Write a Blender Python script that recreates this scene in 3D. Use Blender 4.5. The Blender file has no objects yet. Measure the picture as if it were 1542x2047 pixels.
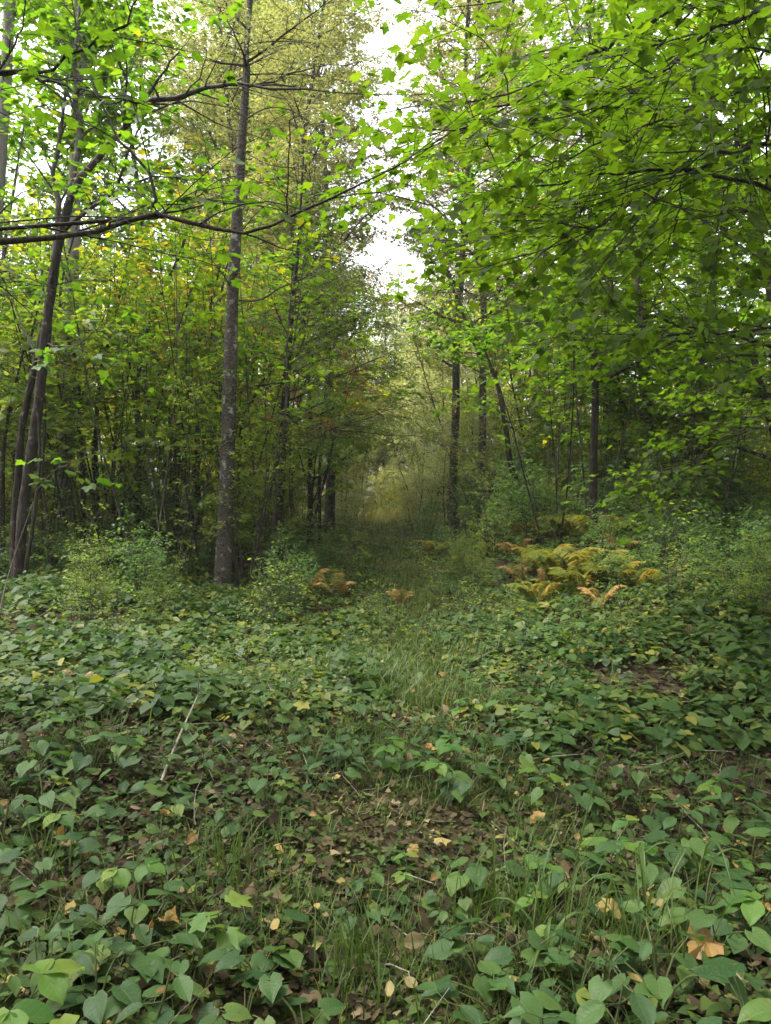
import bpy, math, random
import numpy as np

# ------------------------------------------------------------------ camera, world, sun, exposure
SC = bpy.context.scene
COL = SC.collection
rad = math.radians
CAM_H, PITCH = 1.5, 1.5
F, CX, CY = 1478.0, 771.0, 1023.5
cam_data = bpy.data.cameras.new('camera')
cam_data.sensor_fit = 'VERTICAL'
cam_data.sensor_height = 36.0
cam_data.sensor_width = 36.0
cam_data.lens = 26.0
cam_data.clip_start = 0.05
cam_data.clip_end = 1500.0
camera = bpy.data.objects.new('camera', cam_data)
camera.location = (0, 0, CAM_H)
camera.rotation_euler = (rad(90 - PITCH), 0, 0)
COL.objects.link(camera)
SC.camera = camera

SUN_EL, SUN_ROT = 64.0, -85.0            # high soft sun from the left, through cloud
world = bpy.data.worlds.new('World')
SC.world = world
world.use_nodes = True
wn, wl = world.node_tree.nodes, world.node_tree.links
wn.clear()
sky = wn.new('ShaderNodeTexSky')
sky.sky_type = 'NISHITA'
sky.sun_disc = False
sky.sun_elevation = rad(SUN_EL)
sky.sun_rotation = rad(SUN_ROT)
sky.air_density = 1.0
sky.dust_density = 4.0
hs = wn.new('ShaderNodeHueSaturation')
hs.inputs['Saturation'].default_value = 0.12      # cloud cover takes the blue out
hs.inputs['Value'].default_value = 1.0
bg = wn.new('ShaderNodeBackground')
bg.inputs['Strength'].default_value = 0.15
wo = wn.new('ShaderNodeOutputWorld')
wl.new(sky.outputs[0], hs.inputs['Color'])
wl.new(hs.outputs[0], bg.inputs['Color'])
wl.new(bg.outputs[0], wo.inputs['Surface'])

sun_data = bpy.data.lights.new('sun', 'SUN')
sun_data.energy = 1.5
sun_data.angle = rad(25)
sun_data.color = (1.0, 0.96, 0.88)
sun = bpy.data.objects.new('sun', sun_data)
# direction towards the sun: azimuth measured from +Y, positive to the right
sa, se = rad(SUN_ROT), rad(SUN_EL)
to_sun = np.array([math.sin(sa) * math.cos(se), math.cos(sa) * math.cos(se), math.sin(se)])
sun.rotation_euler = (rad(90 - SUN_EL), 0, math.atan2(to_sun[0], -to_sun[1]))
sun.location = (0, 0, 60)
COL.objects.link(sun)

SC.view_settings.view_transform = 'Standard'
SC.view_settings.look = 'None'
SC.view_settings.exposure = 2.25
SC.view_settings.gamma = 1.0
SC.view_settings.use_curve_mapping = False
SC.render.engine = 'CYCLES'
SC.cycles.volume_bounces = 2
FILL_HAZE = 0.0005  # density of the thin air volume added to brighten shaded depths
SC.cycles.max_bounces = 24
SC.cycles.diffuse_bounces = 10
SC.cycles.transmission_bounces = 20
SC.cycles.glossy_bounces = 2
SC.cycles.use_denoising = True

# ------------------------------------------------------------------ helpers
RS = np.random.RandomState


def ray(px, py):
    p = rad(PITCH)
    u, v = (px - CX) / F, (CY - py) / F
    return np.array([u, math.cos(p) + v * math.sin(p), -math.sin(p) + v * math.cos(p)])


def at(px, py, y):
    d = ray(px, py)
    return np.array([0, 0, CAM_H]) + d * (y / d[1])


def pix(p):
    """world points (n,3) -> photo pixels and depth"""
    p = np.atleast_2d(p)
    a = rad(PITCH)
    y, z = p[:, 1], p[:, 2] - CAM_H
    dep = y * math.cos(a) - z * math.sin(a)
    v = y * math.sin(a) + z * math.cos(a)
    dep = np.maximum(dep, .05)
    return CX + F * p[:, 0] / dep, CY - F * v / dep, dep


def smooth(x, a, b):
    t = np.clip((x - a) / (b - a), 0, 1)
    return t * t * (3 - 2 * t)


def path_x(y):
    return 0.25 * np.sin(np.asarray(y) * 0.16) + 0.1


def gz(x, y):
    """height of the forest floor"""
    x, y = np.asarray(x, float), np.asarray(y, float)
    n = 0.06 * np.sin(x * 1.3 + y * 0.7) + 0.05 * np.sin(x * 0.6 - y * 1.1 + 1.0) + 0.03 * np.sin(x * 2.9 + 2.0) * np.sin(y * 2.3)
    bank = 0.45 * smooth(x - 0.06 * y, 0.6, 3.2) * smooth(y, 5, 10)
    left = 0.12 * smooth(-x, 1.2, 3.0)
    rut = -0.05 * np.exp(-((x - path_x(y)) / 0.7) ** 2)
    return n + bank + left + rut


def noise2(x, y, s, seed=0):
    """cheap smooth value noise in 0..1"""
    x, y = np.asarray(x) / s, np.asarray(y) / s
    xi, yi = np.floor(x).astype(int), np.floor(y).astype(int)
    fx, fy = x - xi, y - yi
    fx, fy = fx * fx * (3 - 2 * fx), fy * fy * (3 - 2 * fy)

    def h(a, b):
        v = np.sin(a * 127.1 + b * 311.7 + seed * 74.7) * 43758.5453
        return v - np.floor(v)
    return (h(xi, yi) * (1 - fx) + h(xi + 1, yi) * fx) * (1 - fy) + (h(xi, yi + 1) * (1 - fx) + h(xi + 1, yi + 1) * fx) * fy


class MB:
    """collects vertices, faces and a per-vertex tint; build() links them as one mesh"""

    def __init__(self):
        self.v, self.f3, self.f4, self.t, self.n = [], [], [], [], 0

    def add(self, v, f3=None, f4=None, tint=0.5):
        v = np.asarray(v, np.float32).reshape(-1, 3)
        if f3 is not None and len(f3):
            self.f3.append(np.asarray(f3, np.int32) + self.n)
        if f4 is not None and len(f4):
            self.f4.append(np.asarray(f4, np.int32) + self.n)
        t = np.asarray(tint, np.float32)
        self.t.append(np.full(len(v), float(t), np.float32) if t.ndim == 0 else t)
        self.v.append(v)
        self.n += len(v)

    def mesh(self, name, mat, smooth_shade=True):
        m = bpy.data.meshes.new(name)
        v = np.concatenate(self.v) if self.v else np.zeros((0, 3), np.float32)
        t = np.concatenate(self.t) if self.t else np.zeros(0, np.float32)
        f3 = np.concatenate(self.f3) if self.f3 else np.zeros((0, 3), np.int32)
        f4 = np.concatenate(self.f4) if self.f4 else np.zeros((0, 4), np.int32)
        m.vertices.add(len(v))
        m.vertices.foreach_set('co', v.ravel())
        nl = f3.size + f4.size
        m.loops.add(nl)
        m.loops.foreach_set('vertex_index', np.concatenate([f3.ravel(), f4.ravel()]).astype(np.int32))
        npoly = len(f3) + len(f4)
        m.polygons.add(npoly)
        st = np.concatenate([np.arange(len(f3)) * 3, f3.size + np.arange(len(f4)) * 4]).astype(np.int32)
        m.polygons.foreach_set('loop_start', st)
        m.polygons.foreach_set('use_smooth', np.full(npoly, smooth_shade))
        a = m.attributes.new('tint', 'FLOAT', 'POINT')
        a.data.foreach_set('value', t.astype(np.float32))
        m.update(calc_edges=True)
        m.materials.append(mat)
        return m

    def build(self, name, mat, parent=None, smooth_shade=True):
        return link(name, self.mesh(name, mat, smooth_shade), parent)


def link(name, data, parent=None):
    o = bpy.data.objects.new(name, data)
    COL.objects.link(o)
    if parent is not None:
        o.parent = parent
    return o


def thing(name, label, cat, loc=(0, 0, 0), rz=0.0, group=None, scale=1.0):
    o = bpy.data.objects.new(name, None)
    o.empty_display_size = 0.1
    COL.objects.link(o)
    o.location = loc
    o.rotation_euler = (0, 0, rz)
    o.scale = (scale,) * 3
    tag(o, label, cat, group)
    return o


def tag(o, label=None, cat=None, group=None, kind=None):
    for k, v in (('label', label), ('category', cat), ('group', group), ('kind', kind)):
        if v is not None:
            o[k] = v
    return o


def copy_tree(root, loc, rz, scale, label, group):
    """a copy of a thing, its parts and their sub-parts (meshes shared)"""
    r = root.copy()
    COL.objects.link(r)
    r.location, r.rotation_euler, r.scale = loc, (0, 0, rz), (scale,) * 3
    r['label'] = label
    if group:
        r['group'] = group
    for ch in KIDS[root.name]:
        c = ch.copy()
        COL.objects.link(c)
        c.parent = r
        for g in KIDS.get(ch.name, ()):
            d = g.copy()
            COL.objects.link(d)
            d.parent = c
    return r


KIDS = {}


def note_kids(root):
    KIDS[root.name] = list(root.children)
    for c in root.children:
        KIDS[c.name] = list(c.children)


def unit(v):
    v = np.asarray(v, float)
    return v / np.maximum(np.linalg.norm(v, axis=-1, keepdims=True), 1e-9)


def tube(mb, pts, radii, k=6, tint=0.5, rough=0.0, rng=None, cap=True):
    pts = np.asarray(pts, float)
    n = len(pts)
    radii = np.broadcast_to(np.asarray(radii, float), (n,))
    t = np.gradient(pts, axis=0)
    t = unit(t)
    mean = unit(pts[-1] - pts[0] + 1e-6)
    ref = np.eye(3)[int(np.argmin(np.abs(mean)))]
    a = unit(np.cross(t, ref))
    b = np.cross(t, a)
    ang = np.arange(k) * 2 * math.pi / k
    r = radii[:, None] * np.ones(k)
    if rough and rng is not None:
        r = r * (1 + rough * rng.randn(n, k))
    v = pts[:, None, :] + r[..., None] * (np.cos(ang)[None, :, None] * a[:, None, :] + np.sin(ang)[None, :, None] * b[:, None, :])
    i = np.arange(n - 1)[:, None] * k
    j = np.arange(k)[None, :]
    jn = (j + 1) % k
    f4 = np.stack([i + j, i + jn, i + k + jn, i + k + j], -1).reshape(-1, 4)
    f3 = None
    v = v.reshape(-1, 3)
    if cap:
        v = np.vstack([v, pts[-1] + t[-1] * radii[-1]])
        f3 = np.stack([(n - 1) * k + np.arange(k), (n - 1) * k + (np.arange(k) + 1) % k, np.full(k, n * k)], -1)
    mb.add(v, f3, f4, tint)


def bez(pts, n):
    """smooth line through the given points (Catmull-Rom), n samples"""
    p = np.asarray(pts, float)
    if len(p) == 2:
        return p[0] + (p[1] - p[0]) * np.linspace(0, 1, n)[:, None]
    q = np.vstack([2 * p[0] - p[1], p, 2 * p[-1] - p[-2]])
    s = np.linspace(0, len(p) - 1 - 1e-6, n)
    i = s.astype(int)
    u = (s - i)[:, None]
    a, b, c, d = q[i], q[i + 1], q[i + 2], q[i + 3]
    return 0.5 * (2 * b + (c - a) * u + (2 * a - 5 * b + 4 * c - d) * u ** 2 + (3 * b - 3 * c + d - a) * u ** 3)


# ------------------------------------------------------------------ leaf shapes: x across, y along, z up; length 1
def fan(outline, c, sag=0.12):
    o = np.array(outline, float)
    v = np.vstack([[c[0], c[1], 0.0], np.c_[o, np.zeros(len(o))]])
    v[:, 2] = 0.22 * np.abs(v[:, 0]) - sag * v[:, 1] ** 2 - 0.35 * np.maximum(np.abs(v[:, 0]) - 0.25, 0)
    n = len(o)
    f = np.stack([np.zeros(n, int), 1 + np.arange(n), 1 + (np.arange(n) + 1) % n], -1)
    return v, f


def mirror(right, tip):
    r = [tuple(p) for p in right]
    return [(0, 0)] + r + [tip] + [(-x, y) for x, y in reversed(r)]


L_MAPLE_HI = fan(mirror([(.16, -.07), (.40, -.05), (.38, .10), (.46, .20), (.64, .36), (.52, .45), (.46, .56), (.27, .54), (.30, .70), (.15, .78)], (0, .98)), (0, .30))
L_MAPLE = fan(mirror([(.38, -.05), (.38, .14), (.62, .40), (.30, .53), (.24, .74)], (0, 1)), (0, .28))
L_MAPLE_LO = fan(mirror([(.42, .0), (.58, .43), (.28, .58)], (0, 1)), (0, .3))
L_OVATE = fan(mirror([(.22, .14), (.30, .38), (.18, .72)], (0, 1)), (0, .4))
L_CORD = fan(mirror([(.20, -.12), (.42, .02), (.46, .28), (.28, .66)], (0, 1)), (0, .3))
L_CORD_LO = fan(mirror([(.40, -.05), (.42, .34)], (0, 1)), (0, .3))
L_LANCE = fan(mirror([(.13, .25), (.12, .6)], (0, 1)), (0, .4))
L_DIA = (np.array([[0, 0, 0], [.33, .45, .06], [0, 1, -.08], [-.33, .45, .06]]), np.array([[0, 1, 2], [0, 2, 3]]))
L_TRI = (np.array([[0, 0, 0], [.5, .55, .05], [0, 1, -.05], [-.5, .55, .05]]), np.array([[0, 1, 2], [0, 2, 3]]))


def scatter(mb, tpl, pos, d, nrm, size, tint, wid=1.0):
    """copies of a leaf shape at pos, pointing along d, facing nrm"""
    v, f = tpl
    n = len(pos)
    if n == 0:
        return
    d = unit(d)
    x = unit(np.cross(d, nrm))
    z = np.cross(x, d)
    size = np.broadcast_to(np.asarray(size, float), (n,))
    wid = np.broadcast_to(np.asarray(wid, float), (n,))
    P = pos[:, None, :] + size[:, None, None] * (
        (v[None, :, 0] * wid[:, None])[..., None] * x[:, None, :] + v[None, :, 1, None] * d[:, None, :] + v[None, :, 2, None] * z[:, None, :])
    k = len(v)
    Fc = (f[None] + (np.arange(n) * k)[:, None, None]).reshape(-1, f.shape[1])
    mb.add(P.reshape(-1, 3), Fc, None, np.repeat(np.broadcast_to(np.asarray(tint, float), (n,)), k))


# ------------------------------------------------------------------ materials
def nodes_of(name):
    m = bpy.data.materials.new(name)
    m.use_nodes = True
    n, l = m.node_tree.nodes, m.node_tree.links
    n.clear()
    out = n.new('ShaderNodeOutputMaterial')
    return m, n, l, out


def ramp(n, stops):
    r = n.new('ShaderNodeValToRGB')
    e = r.color_ramp.elements
    e[0].position, e[0].color = stops[0][0], (*stops[0][1], 1)
    e[1].position, e[1].color = stops[-1][0], (*stops[-1][1], 1)
    for p, c in stops[1:-1]:
        x = e.new(p)
        x.color = (*c, 1)
    return r


def leaf_mat(name, stops, trans=(2.2, 2.0, 1.0), mix=0.45, spec=0.25, rough=0.5, obj_random=0.0, veins=False, patch=0.25, spots=False):
    """thin leaf: reflects its colour, lets a yellower light through; tint attribute picks the colour"""
    m, n, l, out = nodes_of(name)
    at_ = n.new('ShaderNodeAttribute')
    at_.attribute_name = 'tint'
    tc = n.new('ShaderNodeTexCoord')
    no = n.new('ShaderNodeTexNoise')
    no.inputs['Scale'].default_value = 1.4
    no.inputs['Detail'].default_value = 2
    l.new(tc.outputs['Object'], no.inputs['Vector'])
    ad = n.new('ShaderNodeMath')
    ad.operation = 'MULTIPLY_ADD'
    ad.inputs[1].default_value = patch * 2
    ad.inputs[2].default_value = -patch
    l.new(no.outputs['Fac'], ad.inputs[0])
    su = n.new('ShaderNodeMath')
    su.operation = 'ADD'
    l.new(at_.outputs['Fac'], su.inputs[0])
    l.new(ad.outputs[0], su.inputs[1])
    last = su
    if obj_random:
        oi = n.new('ShaderNodeObjectInfo')
        mm = n.new('ShaderNodeMath')
        mm.operation = 'MULTIPLY_ADD'
        mm.inputs[1].default_value = obj_random * 2
        mm.inputs[2].default_value = -obj_random
        l.new(oi.outputs['Random'], mm.inputs[0])
        s2 = n.new('ShaderNodeMath')
        s2.operation = 'ADD'
        l.new(last.outputs[0], s2.inputs[0])
        l.new(mm.outputs[0], s2.inputs[1])
        last = s2
    rp = ramp(n, stops)
    l.new(last.outputs[0], rp.inputs[0])
    col = rp.outputs[0]
    bump = None
    if spots:
        ns = n.new('ShaderNodeTexNoise')
        ns.inputs['Scale'].default_value = 7.0
        ns.inputs['Detail'].default_value = 4
        of = n.new('ShaderNodeObjectInfo')
        va = n.new('ShaderNodeVectorMath')
        va.operation = 'MULTIPLY_ADD'
        va.inputs[1].default_value = (1, 1, 1)
        l.new(tc.outputs['Object'], va.inputs[0])
        cb = n.new('ShaderNodeCombineXYZ')
        ml = n.new('ShaderNodeMath')
        ml.operation = 'MULTIPLY'
        ml.inputs[1].default_value = 37.0
        l.new(of.outputs['Random'], ml.inputs[0])
        l.new(ml.outputs[0], cb.inputs['Z'])
        l.new(cb.outputs[0], va.inputs[2])
        l.new(va.outputs[0], ns.inputs['Vector'])
        rs = ramp(n, [(.62, (0, 0, 0)), (.70, (1, 1, 1))])
        l.new(ns.outputs['Fac'], rs.inputs[0])
        ms_ = n.new('ShaderNodeMix')
        ms_.data_type = 'RGBA'
        ms_.inputs['B'].default_value = (.10, .062, .02, 1)
        l.new(rs.outputs[0], ms_.inputs['Factor'])
        l.new(col, ms_.inputs['A'])
        col = ms_.outputs['Result']
    if veins:
        # side veins: a wave on (y - |x|) in the leaf's own coordinates, plus the midrib
        sx = n.new('ShaderNodeSeparateXYZ')
        l.new(tc.outputs['Object'], sx.inputs[0])
        ab = n.new('ShaderNodeMath')
        ab.operation = 'ABSOLUTE'
        l.new(sx.outputs['X'], ab.inputs[0])
        mu = n.new('ShaderNodeMath')
        mu.operation = 'MULTIPLY_ADD'
        mu.inputs[1].default_value = -0.75
        l.new(ab.outputs[0], mu.inputs[0])
        l.new(sx.outputs['Y'], mu.inputs[2])
        sc = n.new('ShaderNodeMath')
        sc.operation = 'MULTIPLY'
        sc.inputs[1].default_value = 42.0
        l.new(mu.outputs[0], sc.inputs[0])
        si = n.new('ShaderNodeMath')
        si.operation = 'SINE'
        l.new(sc.outputs[0], si.inputs[0])
        pw = n.new('ShaderNodeMapRange')
        pw.inputs[1].default_value, pw.inputs[2].default_value = 0.86, 1.0
        l.new(si.outputs[0], pw.inputs[0])
        mr = n.new('ShaderNodeMapRange')
        mr.inputs[1].default_value, mr.inputs[2].default_value = 0.016, 0.004
        l.new(ab.outputs[0], mr.inputs[0])
        mx = n.new('ShaderNodeMath')
        mx.operation = 'MAXIMUM'
        l.new(pw.outputs[0], mx.inputs[0])
        l.new(mr.outputs[0], mx.inputs[1])
        fm = n.new('ShaderNodeMath')
        fm.operation = 'MULTIPLY'
        fm.inputs[1].default_value = 0.16
        l.new(mx.outputs[0], fm.inputs[0])
        mc = n.new('ShaderNodeMix')
        mc.data_type = 'RGBA'
        mc.inputs['B'].default_value = (.14, .20, .08, 1)
        l.new(fm.outputs[0], mc.inputs['Factor'])
        l.new(col, mc.inputs['A'])
        col = mc.outputs['Result']
        bump = n.new('ShaderNodeBump')
        bump.inputs['Strength'].default_value = 0.35
        bump.inputs['Distance'].default_value = 0.004
        bump.invert = True
        l.new(mx.outputs[0], bump.inputs['Height'])
    pb = n.new('ShaderNodeBsdfPrincipled')
    pb.inputs['Roughness'].default_value = rough
    pb.inputs['Specular IOR Level'].default_value = spec
    l.new(col, pb.inputs['Base Color'])
    tr = n.new('ShaderNodeBsdfTranslucent')
    vm = n.new('ShaderNodeVectorMath')
    vm.operation = 'MULTIPLY'
    vm.inputs[1].default_value = trans
    l.new(col, vm.inputs[0])
    l.new(vm.outputs[0], tr.inputs['Color'])
    if bump:
        l.new(bump.outputs[0], pb.inputs['Normal'])
    ms = n.new('ShaderNodeMixShader')
    ms.inputs[0].default_value = mix
    l.new(pb.outputs[0], ms.inputs[1])
    l.new(tr.outputs[0], ms.inputs[2])
    l.new(ms.outputs[0], out.inputs['Surface'])
    return m


def bark_mat(name, dark, light, lichen=None, lichen_amt=0.0, scale=1.0, bump_s=0.6, bands=False):
    m, n, l, out = nodes_of(name)
    tc = n.new('ShaderNodeTexCoord')
    mp = n.new('ShaderNodeMapping')
    mp.inputs['Scale'].default_value = (14 * scale, 14 * scale, (30 if bands else 3.2) * scale) if bands else (16 * scale, 16 * scale, 3.2 * scale)
    l.new(tc.outputs['Object'], mp.inputs['Vector'])
    no = n.new('ShaderNodeTexNoise')
    no.inputs['Scale'].default_value = 1.0
    no.inputs['Detail'].default_value = 5
    no.inputs['Roughness'].default_value = 0.65
    l.new(mp.outputs[0], no.inputs['Vector'])
    rp = ramp(n, [(.32, dark), (.52, tuple((a + b) / 2 for a, b in zip(dark, light))), (.72, light)])
    l.new(no.outputs['Fac'], rp.inputs[0])
    col = rp.outputs[0]
    if lichen:
        n2 = n.new('ShaderNodeTexNoise')
        n2.inputs['Scale'].default_value = 9.0
        n2.inputs['Detail'].default_value = 6
        n2.inputs['Roughness'].default_value = 0.7
        l.new(tc.outputs['Object'], n2.inputs['Vector'])
        r2 = ramp(n, [(.60 - lichen_amt, (0, 0, 0)), (.68 - lichen_amt, (1, 1, 1))])
        l.new(n2.outputs['Fac'], r2.inputs[0])
        mc = n.new('ShaderNodeMix')
        mc.data_type = 'RGBA'
        l.new(r2.outputs[0], mc.inputs['Factor'])
        l.new(col, mc.inputs['A'])
        mc.inputs['B'].default_value = (*lichen, 1)
        col = mc.outputs['Result']
    pb = n.new('ShaderNodeBsdfPrincipled')
    pb.inputs['Roughness'].default_value = 0.9
    pb.inputs['Specular IOR Level'].default_value = 0.15
    l.new(col, pb.inputs['Base Color'])
    bp = n.new('ShaderNodeBump')
    bp.inputs['Strength'].default_value = bump_s
    bp.inputs['Distance'].default_value = 0.02
    l.new(no.outputs['Fac'], bp.inputs['Height'])
    l.new(bp.outputs[0], pb.inputs['Normal'])
    l.new(pb.outputs[0], out.inputs['Surface'])
    return m


def soil_mat(name, stops, scale=3.0):
    m, n, l, out = nodes_of(name)
    tc = n.new('ShaderNodeTexCoord')
    a = n.new('ShaderNodeTexNoise')
    a.inputs['Scale'].default_value = scale
    a.inputs['Detail'].default_value = 8
    a.inputs['Roughness'].default_value = 0.7
    l.new(tc.outputs['Object'], a.inputs['Vector'])
    v = n.new('ShaderNodeTexVoronoi')
    v.inputs['Scale'].default_value = 22
    l.new(tc.outputs['Object'], v.inputs['Vector'])
    mx = n.new('ShaderNodeMath')
    mx.operation = 'MULTIPLY_ADD'
    mx.inputs[1].default_value = 0.35
    l.new(v.outputs['Distance'], mx.inputs[0])
    l.new(a.outputs['Fac'], mx.inputs[2])
    rp = ramp(n, stops)
    l.new(mx.outputs[0], rp.inputs[0])
    pb = n.new('ShaderNodeBsdfPrincipled')
    pb.inputs['Roughness'].default_value = 0.95
    pb.inputs['Specular IOR Level'].default_value = 0.1
    l.new(rp.outputs[0], pb.inputs['Base Color'])
    bp = n.new('ShaderNodeBump')
    bp.inputs['Strength'].default_value = 0.8
    bp.inputs['Distance'].default_value = 0.03
    l.new(mx.outputs[0], bp.inputs['Height'])
    l.new(bp.outputs[0], pb.inputs['Normal'])
    l.new(pb.outputs[0], out.inputs['Surface'])
    return m


M = {}
M['maple'] = leaf_mat('maple leaf', [(0, (.024, .060, .008)), (.45, (.050, .098, .009)), (.8, (.086, .126, .011)), (.97, (.20, .17, .014))], trans=(2.5, 2.7, .85), mix=.55)
M['maple_near'] = leaf_mat('near maple leaf', [(0, (.024, .051, .006)), (.5, (.042, .076, .007)), (1, (.070, .102, .009))], trans=(2.4, 2.5, .7), mix=.58)
M['yellowing'] = leaf_mat('yellowing leaf', [(0, (.060, .100, .012)), (.4, (.120, .140, .014)), (.75, (.21, .19, .018)), (1, (.30, .17, .02))], trans=(2.8, 2.7, .9), mix=.55)
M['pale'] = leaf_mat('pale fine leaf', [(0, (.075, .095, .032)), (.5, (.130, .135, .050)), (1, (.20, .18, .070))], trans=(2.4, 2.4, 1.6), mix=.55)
M['lit_pale'] = leaf_mat('lit pale leaf', [(0, (.12, .15, .050)), (.5, (.20, .22, .080)), (1, (.30, .28, .11))], trans=(1.8, 1.8, 1.3), mix=.5)  # leaf colour raised to stand in for the far clearing's light
M['understory'] = leaf_mat('understory leaf', [(0, (.040, .080, .020)), (.5, (.080, .120, .028)), (.9, (.13, .15, .028)), (1, (.18, .165, .026))], trans=(2.6, 2.6, 1.1), mix=.55)
M['leafy'] = leaf_mat('broad shrub leaf', [(0, (.042, .090, .030)), (.5, (.070, .130, .042)), (.85, (.105, .155, .045)), (1, (.17, .17, .04))], trans=(2.0, 2.1, .9), mix=.45)
M['conifer'] = leaf_mat('conifer spray', [(0, (.055, .090, .016)), (.5, (.090, .120, .022)), (.8, (.13, .12, .03)), (.93, (.15, .10, .04)), (1, (.17, .10, .045))], trans=(2.4, 2.3, 1.0), mix=.5)
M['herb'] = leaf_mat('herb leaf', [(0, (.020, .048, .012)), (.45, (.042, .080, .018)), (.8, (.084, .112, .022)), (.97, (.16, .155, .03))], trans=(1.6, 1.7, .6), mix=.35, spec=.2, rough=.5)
M['herb_near'] = leaf_mat('broad herb leaf', [(0, (.022, .054, .016)), (.45, (.042, .088, .022)), (.8, (.064, .112, .025)), (1, (.12, .14, .022))], trans=(1.6, 1.7, .6), mix=.35, spec=.22, rough=.5, obj_random=.45, veins=True, patch=.14, spots=True)
M['moss'] = leaf_mat('small creeping leaf', [(0, (.018, .038, .008)), (.5, (.036, .062, .012)), (.85, (.075, .10, .018)), (1, (.16, .15, .04))], trans=(1.5, 1.5, .6), mix=.25, spec=.15, rough=.6)
M['seedling'] = leaf_mat('seedling leaf', [(0, (.04, .10, .018)), (.5, (.075, .145, .02)), (.8, (.15, .18, .03)), (1, (.32, .24, .05))], trans=(1.8, 1.8, .7), mix=.4, obj_random=.4, veins=True)
M['fern'] = leaf_mat('fern', [(0, (.07, .115, .017)), (.5, (.145, .155, .024)), (.8, (.25, .19, .04)), (1, (.34, .20, .06))], trans=(2, 1.9, .9), mix=.45)
M['rust'] = leaf_mat('rust fern', [(0, (.13, .10, .025)), (.5, (.26, .16, .045)), (1, (.36, .22, .085))], trans=(1.3, 1.2, .9), mix=.3)
M['grass'] = leaf_mat('grass blade', [(0, (.024, .052, .010)), (.5, (.052, .086, .016)), (.85, (.10, .12, .028)), (1, (.24, .19, .085))], trans=(1.6, 1.6, .7), mix=.35)
M['straw'] = leaf_mat('straw grass', [(0, (.12, .14, .04)), (.5, (.25, .23, .09)), (1, (.36, .31, .15))], trans=(1.6, 1.6, 1), mix=.4)
M['litter'] = leaf_mat('dead leaf', [(0, (.016, .012, .007)), (.4, (.040, .030, .016)), (.7, (.085, .064, .034)), (.9, (.17, .13, .075)), (1, (.26, .20, .07))], trans=(1, .9, .7), mix=.12, spec=.08, rough=.8)
M['fallen'] = leaf_mat('fallen yellow leaf', [(0, (.16, .085, .026)), (.3, (.25, .16, .036)), (.7, (.22, .17, .055)), (1, (.18, .145, .08))], trans=(1.1, 1, .8), mix=.2, obj_random=.5, veins=True, patch=.3)
M['stem'] = bark_mat('green stem', (.03, .05, .015), (.09, .09, .035), scale=4)
M['bark'] = bark_mat('grey brown bark', (.022, .019, .015), (.085, .075, .062), lichen=(.17, .17, .14), lichen_amt=.03)
M['bark_dark'] = bark_mat('dark bark', (.009, .007, .005), (.050, .042, .034), lichen=(.12, .12, .10), lichen_amt=.01, scale=2.2, bump_s=1.0)
M['bark_pale'] = bark_mat('pale smooth bark', (.10, .095, .085), (.24, .225, .20), lichen=(.05, .045, .035), lichen_amt=.02)
M['bark_hero'] = bark_mat('flaky pine bark', (.016, .013, .010), (.115, .100, .084), lichen=(.27, .26, .23), lichen_amt=.035, scale=1.5, bump_s=1.0, bands=True)
M['twig'] = bark_mat('twig', (.022, .018, .014), (.075, .064, .052), scale=3)
M['dead'] = bark_mat('weathered wood', (.10, .085, .065), (.28, .25, .20), scale=3)
M['soil'] = soil_mat('forest soil', [(.35, (.012, .009, .006)), (.55, (.030, .022, .014)), (.78, (.065, .048, .030))])
M['path'] = soil_mat('path soil', [(.35, (.016, .014, .007)), (.55, (.040, .032, .016)), (.78, (.075, .060, .030))], 4.0)

# ------------------------------------------------------------------ ground and path
def sheet(name, xs, ys, mat, lift=0.0, fx=None):
    X, Y = np.meshgrid(xs, ys)
    if fx is not None:
        X = fx(X, Y)
    fade = smooth(np.hypot(X, Y), 150, 60)
    Z = gz(X, Y) * fade + lift
    nx, ny = len(xs), len(ys)
    i = (np.arange(ny - 1)[:, None] * nx + np.arange(nx - 1)[None]).reshape(-1)
    mb = MB()
    mb.add(np.stack([X, Y, Z], -1).reshape(-1, 3), None, np.stack([i, i + 1, i + nx + 1, i + nx], -1))
    return tag(mb.build(name, mat), kind='structure')


def graded(a, mid, n1, far, n2):
    inner = np.linspace(-mid, mid, n1)
    g = np.geomspace(mid, far, n2)[1:]
    return np.concatenate([-g[::-1], inner, g])


sheet('ground', graded(0, 24, 150, 110, 26), np.concatenate([np.linspace(-12, 45, 180), np.geomspace(46.5, 120, 16)]), M['soil'])
sheet('path', np.linspace(-1, 1, 15), np.linspace(-6, 60, 260), M['path'], 0.008,
      lambda X, Y: path_x(Y) + X * (0.75 + 0.18 * np.sin(Y * 1.7) + 0.12 * np.sin(Y * 4.1 + X)))

# ------------------------------------------------------------------ tree builder
def wiggle(rng, p0, d0, L, n, jit, up=0.0, droop=0.0):
    """a wandering line from p0; up bends it to the sky, droop to the ground as it goes"""
    pts = [np.array(p0, float)]
    d = unit(np.array(d0, float))
    s = L / n
    for i in range(n):
        d = unit(d + jit * rng.randn(3) + np.array([0, 0, up - droop * (i / n)]))
        pts.append(pts[-1] + d * s)
    return np.array(pts)


def along(pts, u):
    """points and directions at fractions u of a polyline"""
    s = np.clip(np.asarray(u) * (len(pts) - 1), 0, len(pts) - 1 - 1e-6)
    i = s.astype(int)
    fr = (s - i)[:, None]
    return pts[i] * (1 - fr) + pts[i + 1] * fr, unit(pts[i + 1] - pts[i])


def limb(rng, start, d, L, r0, spec, leaf_pts):
    """one main branch with side branches and twigs; collects leaf positions; returns list of (pts, radii, sides)"""
    main = wiggle(rng, start, d, L, 9, spec.get('jit', .10), spec.get('up', .02), spec.get('droop', .05))
    return dress(rng, main, L, r0, spec, leaf_pts)


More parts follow.
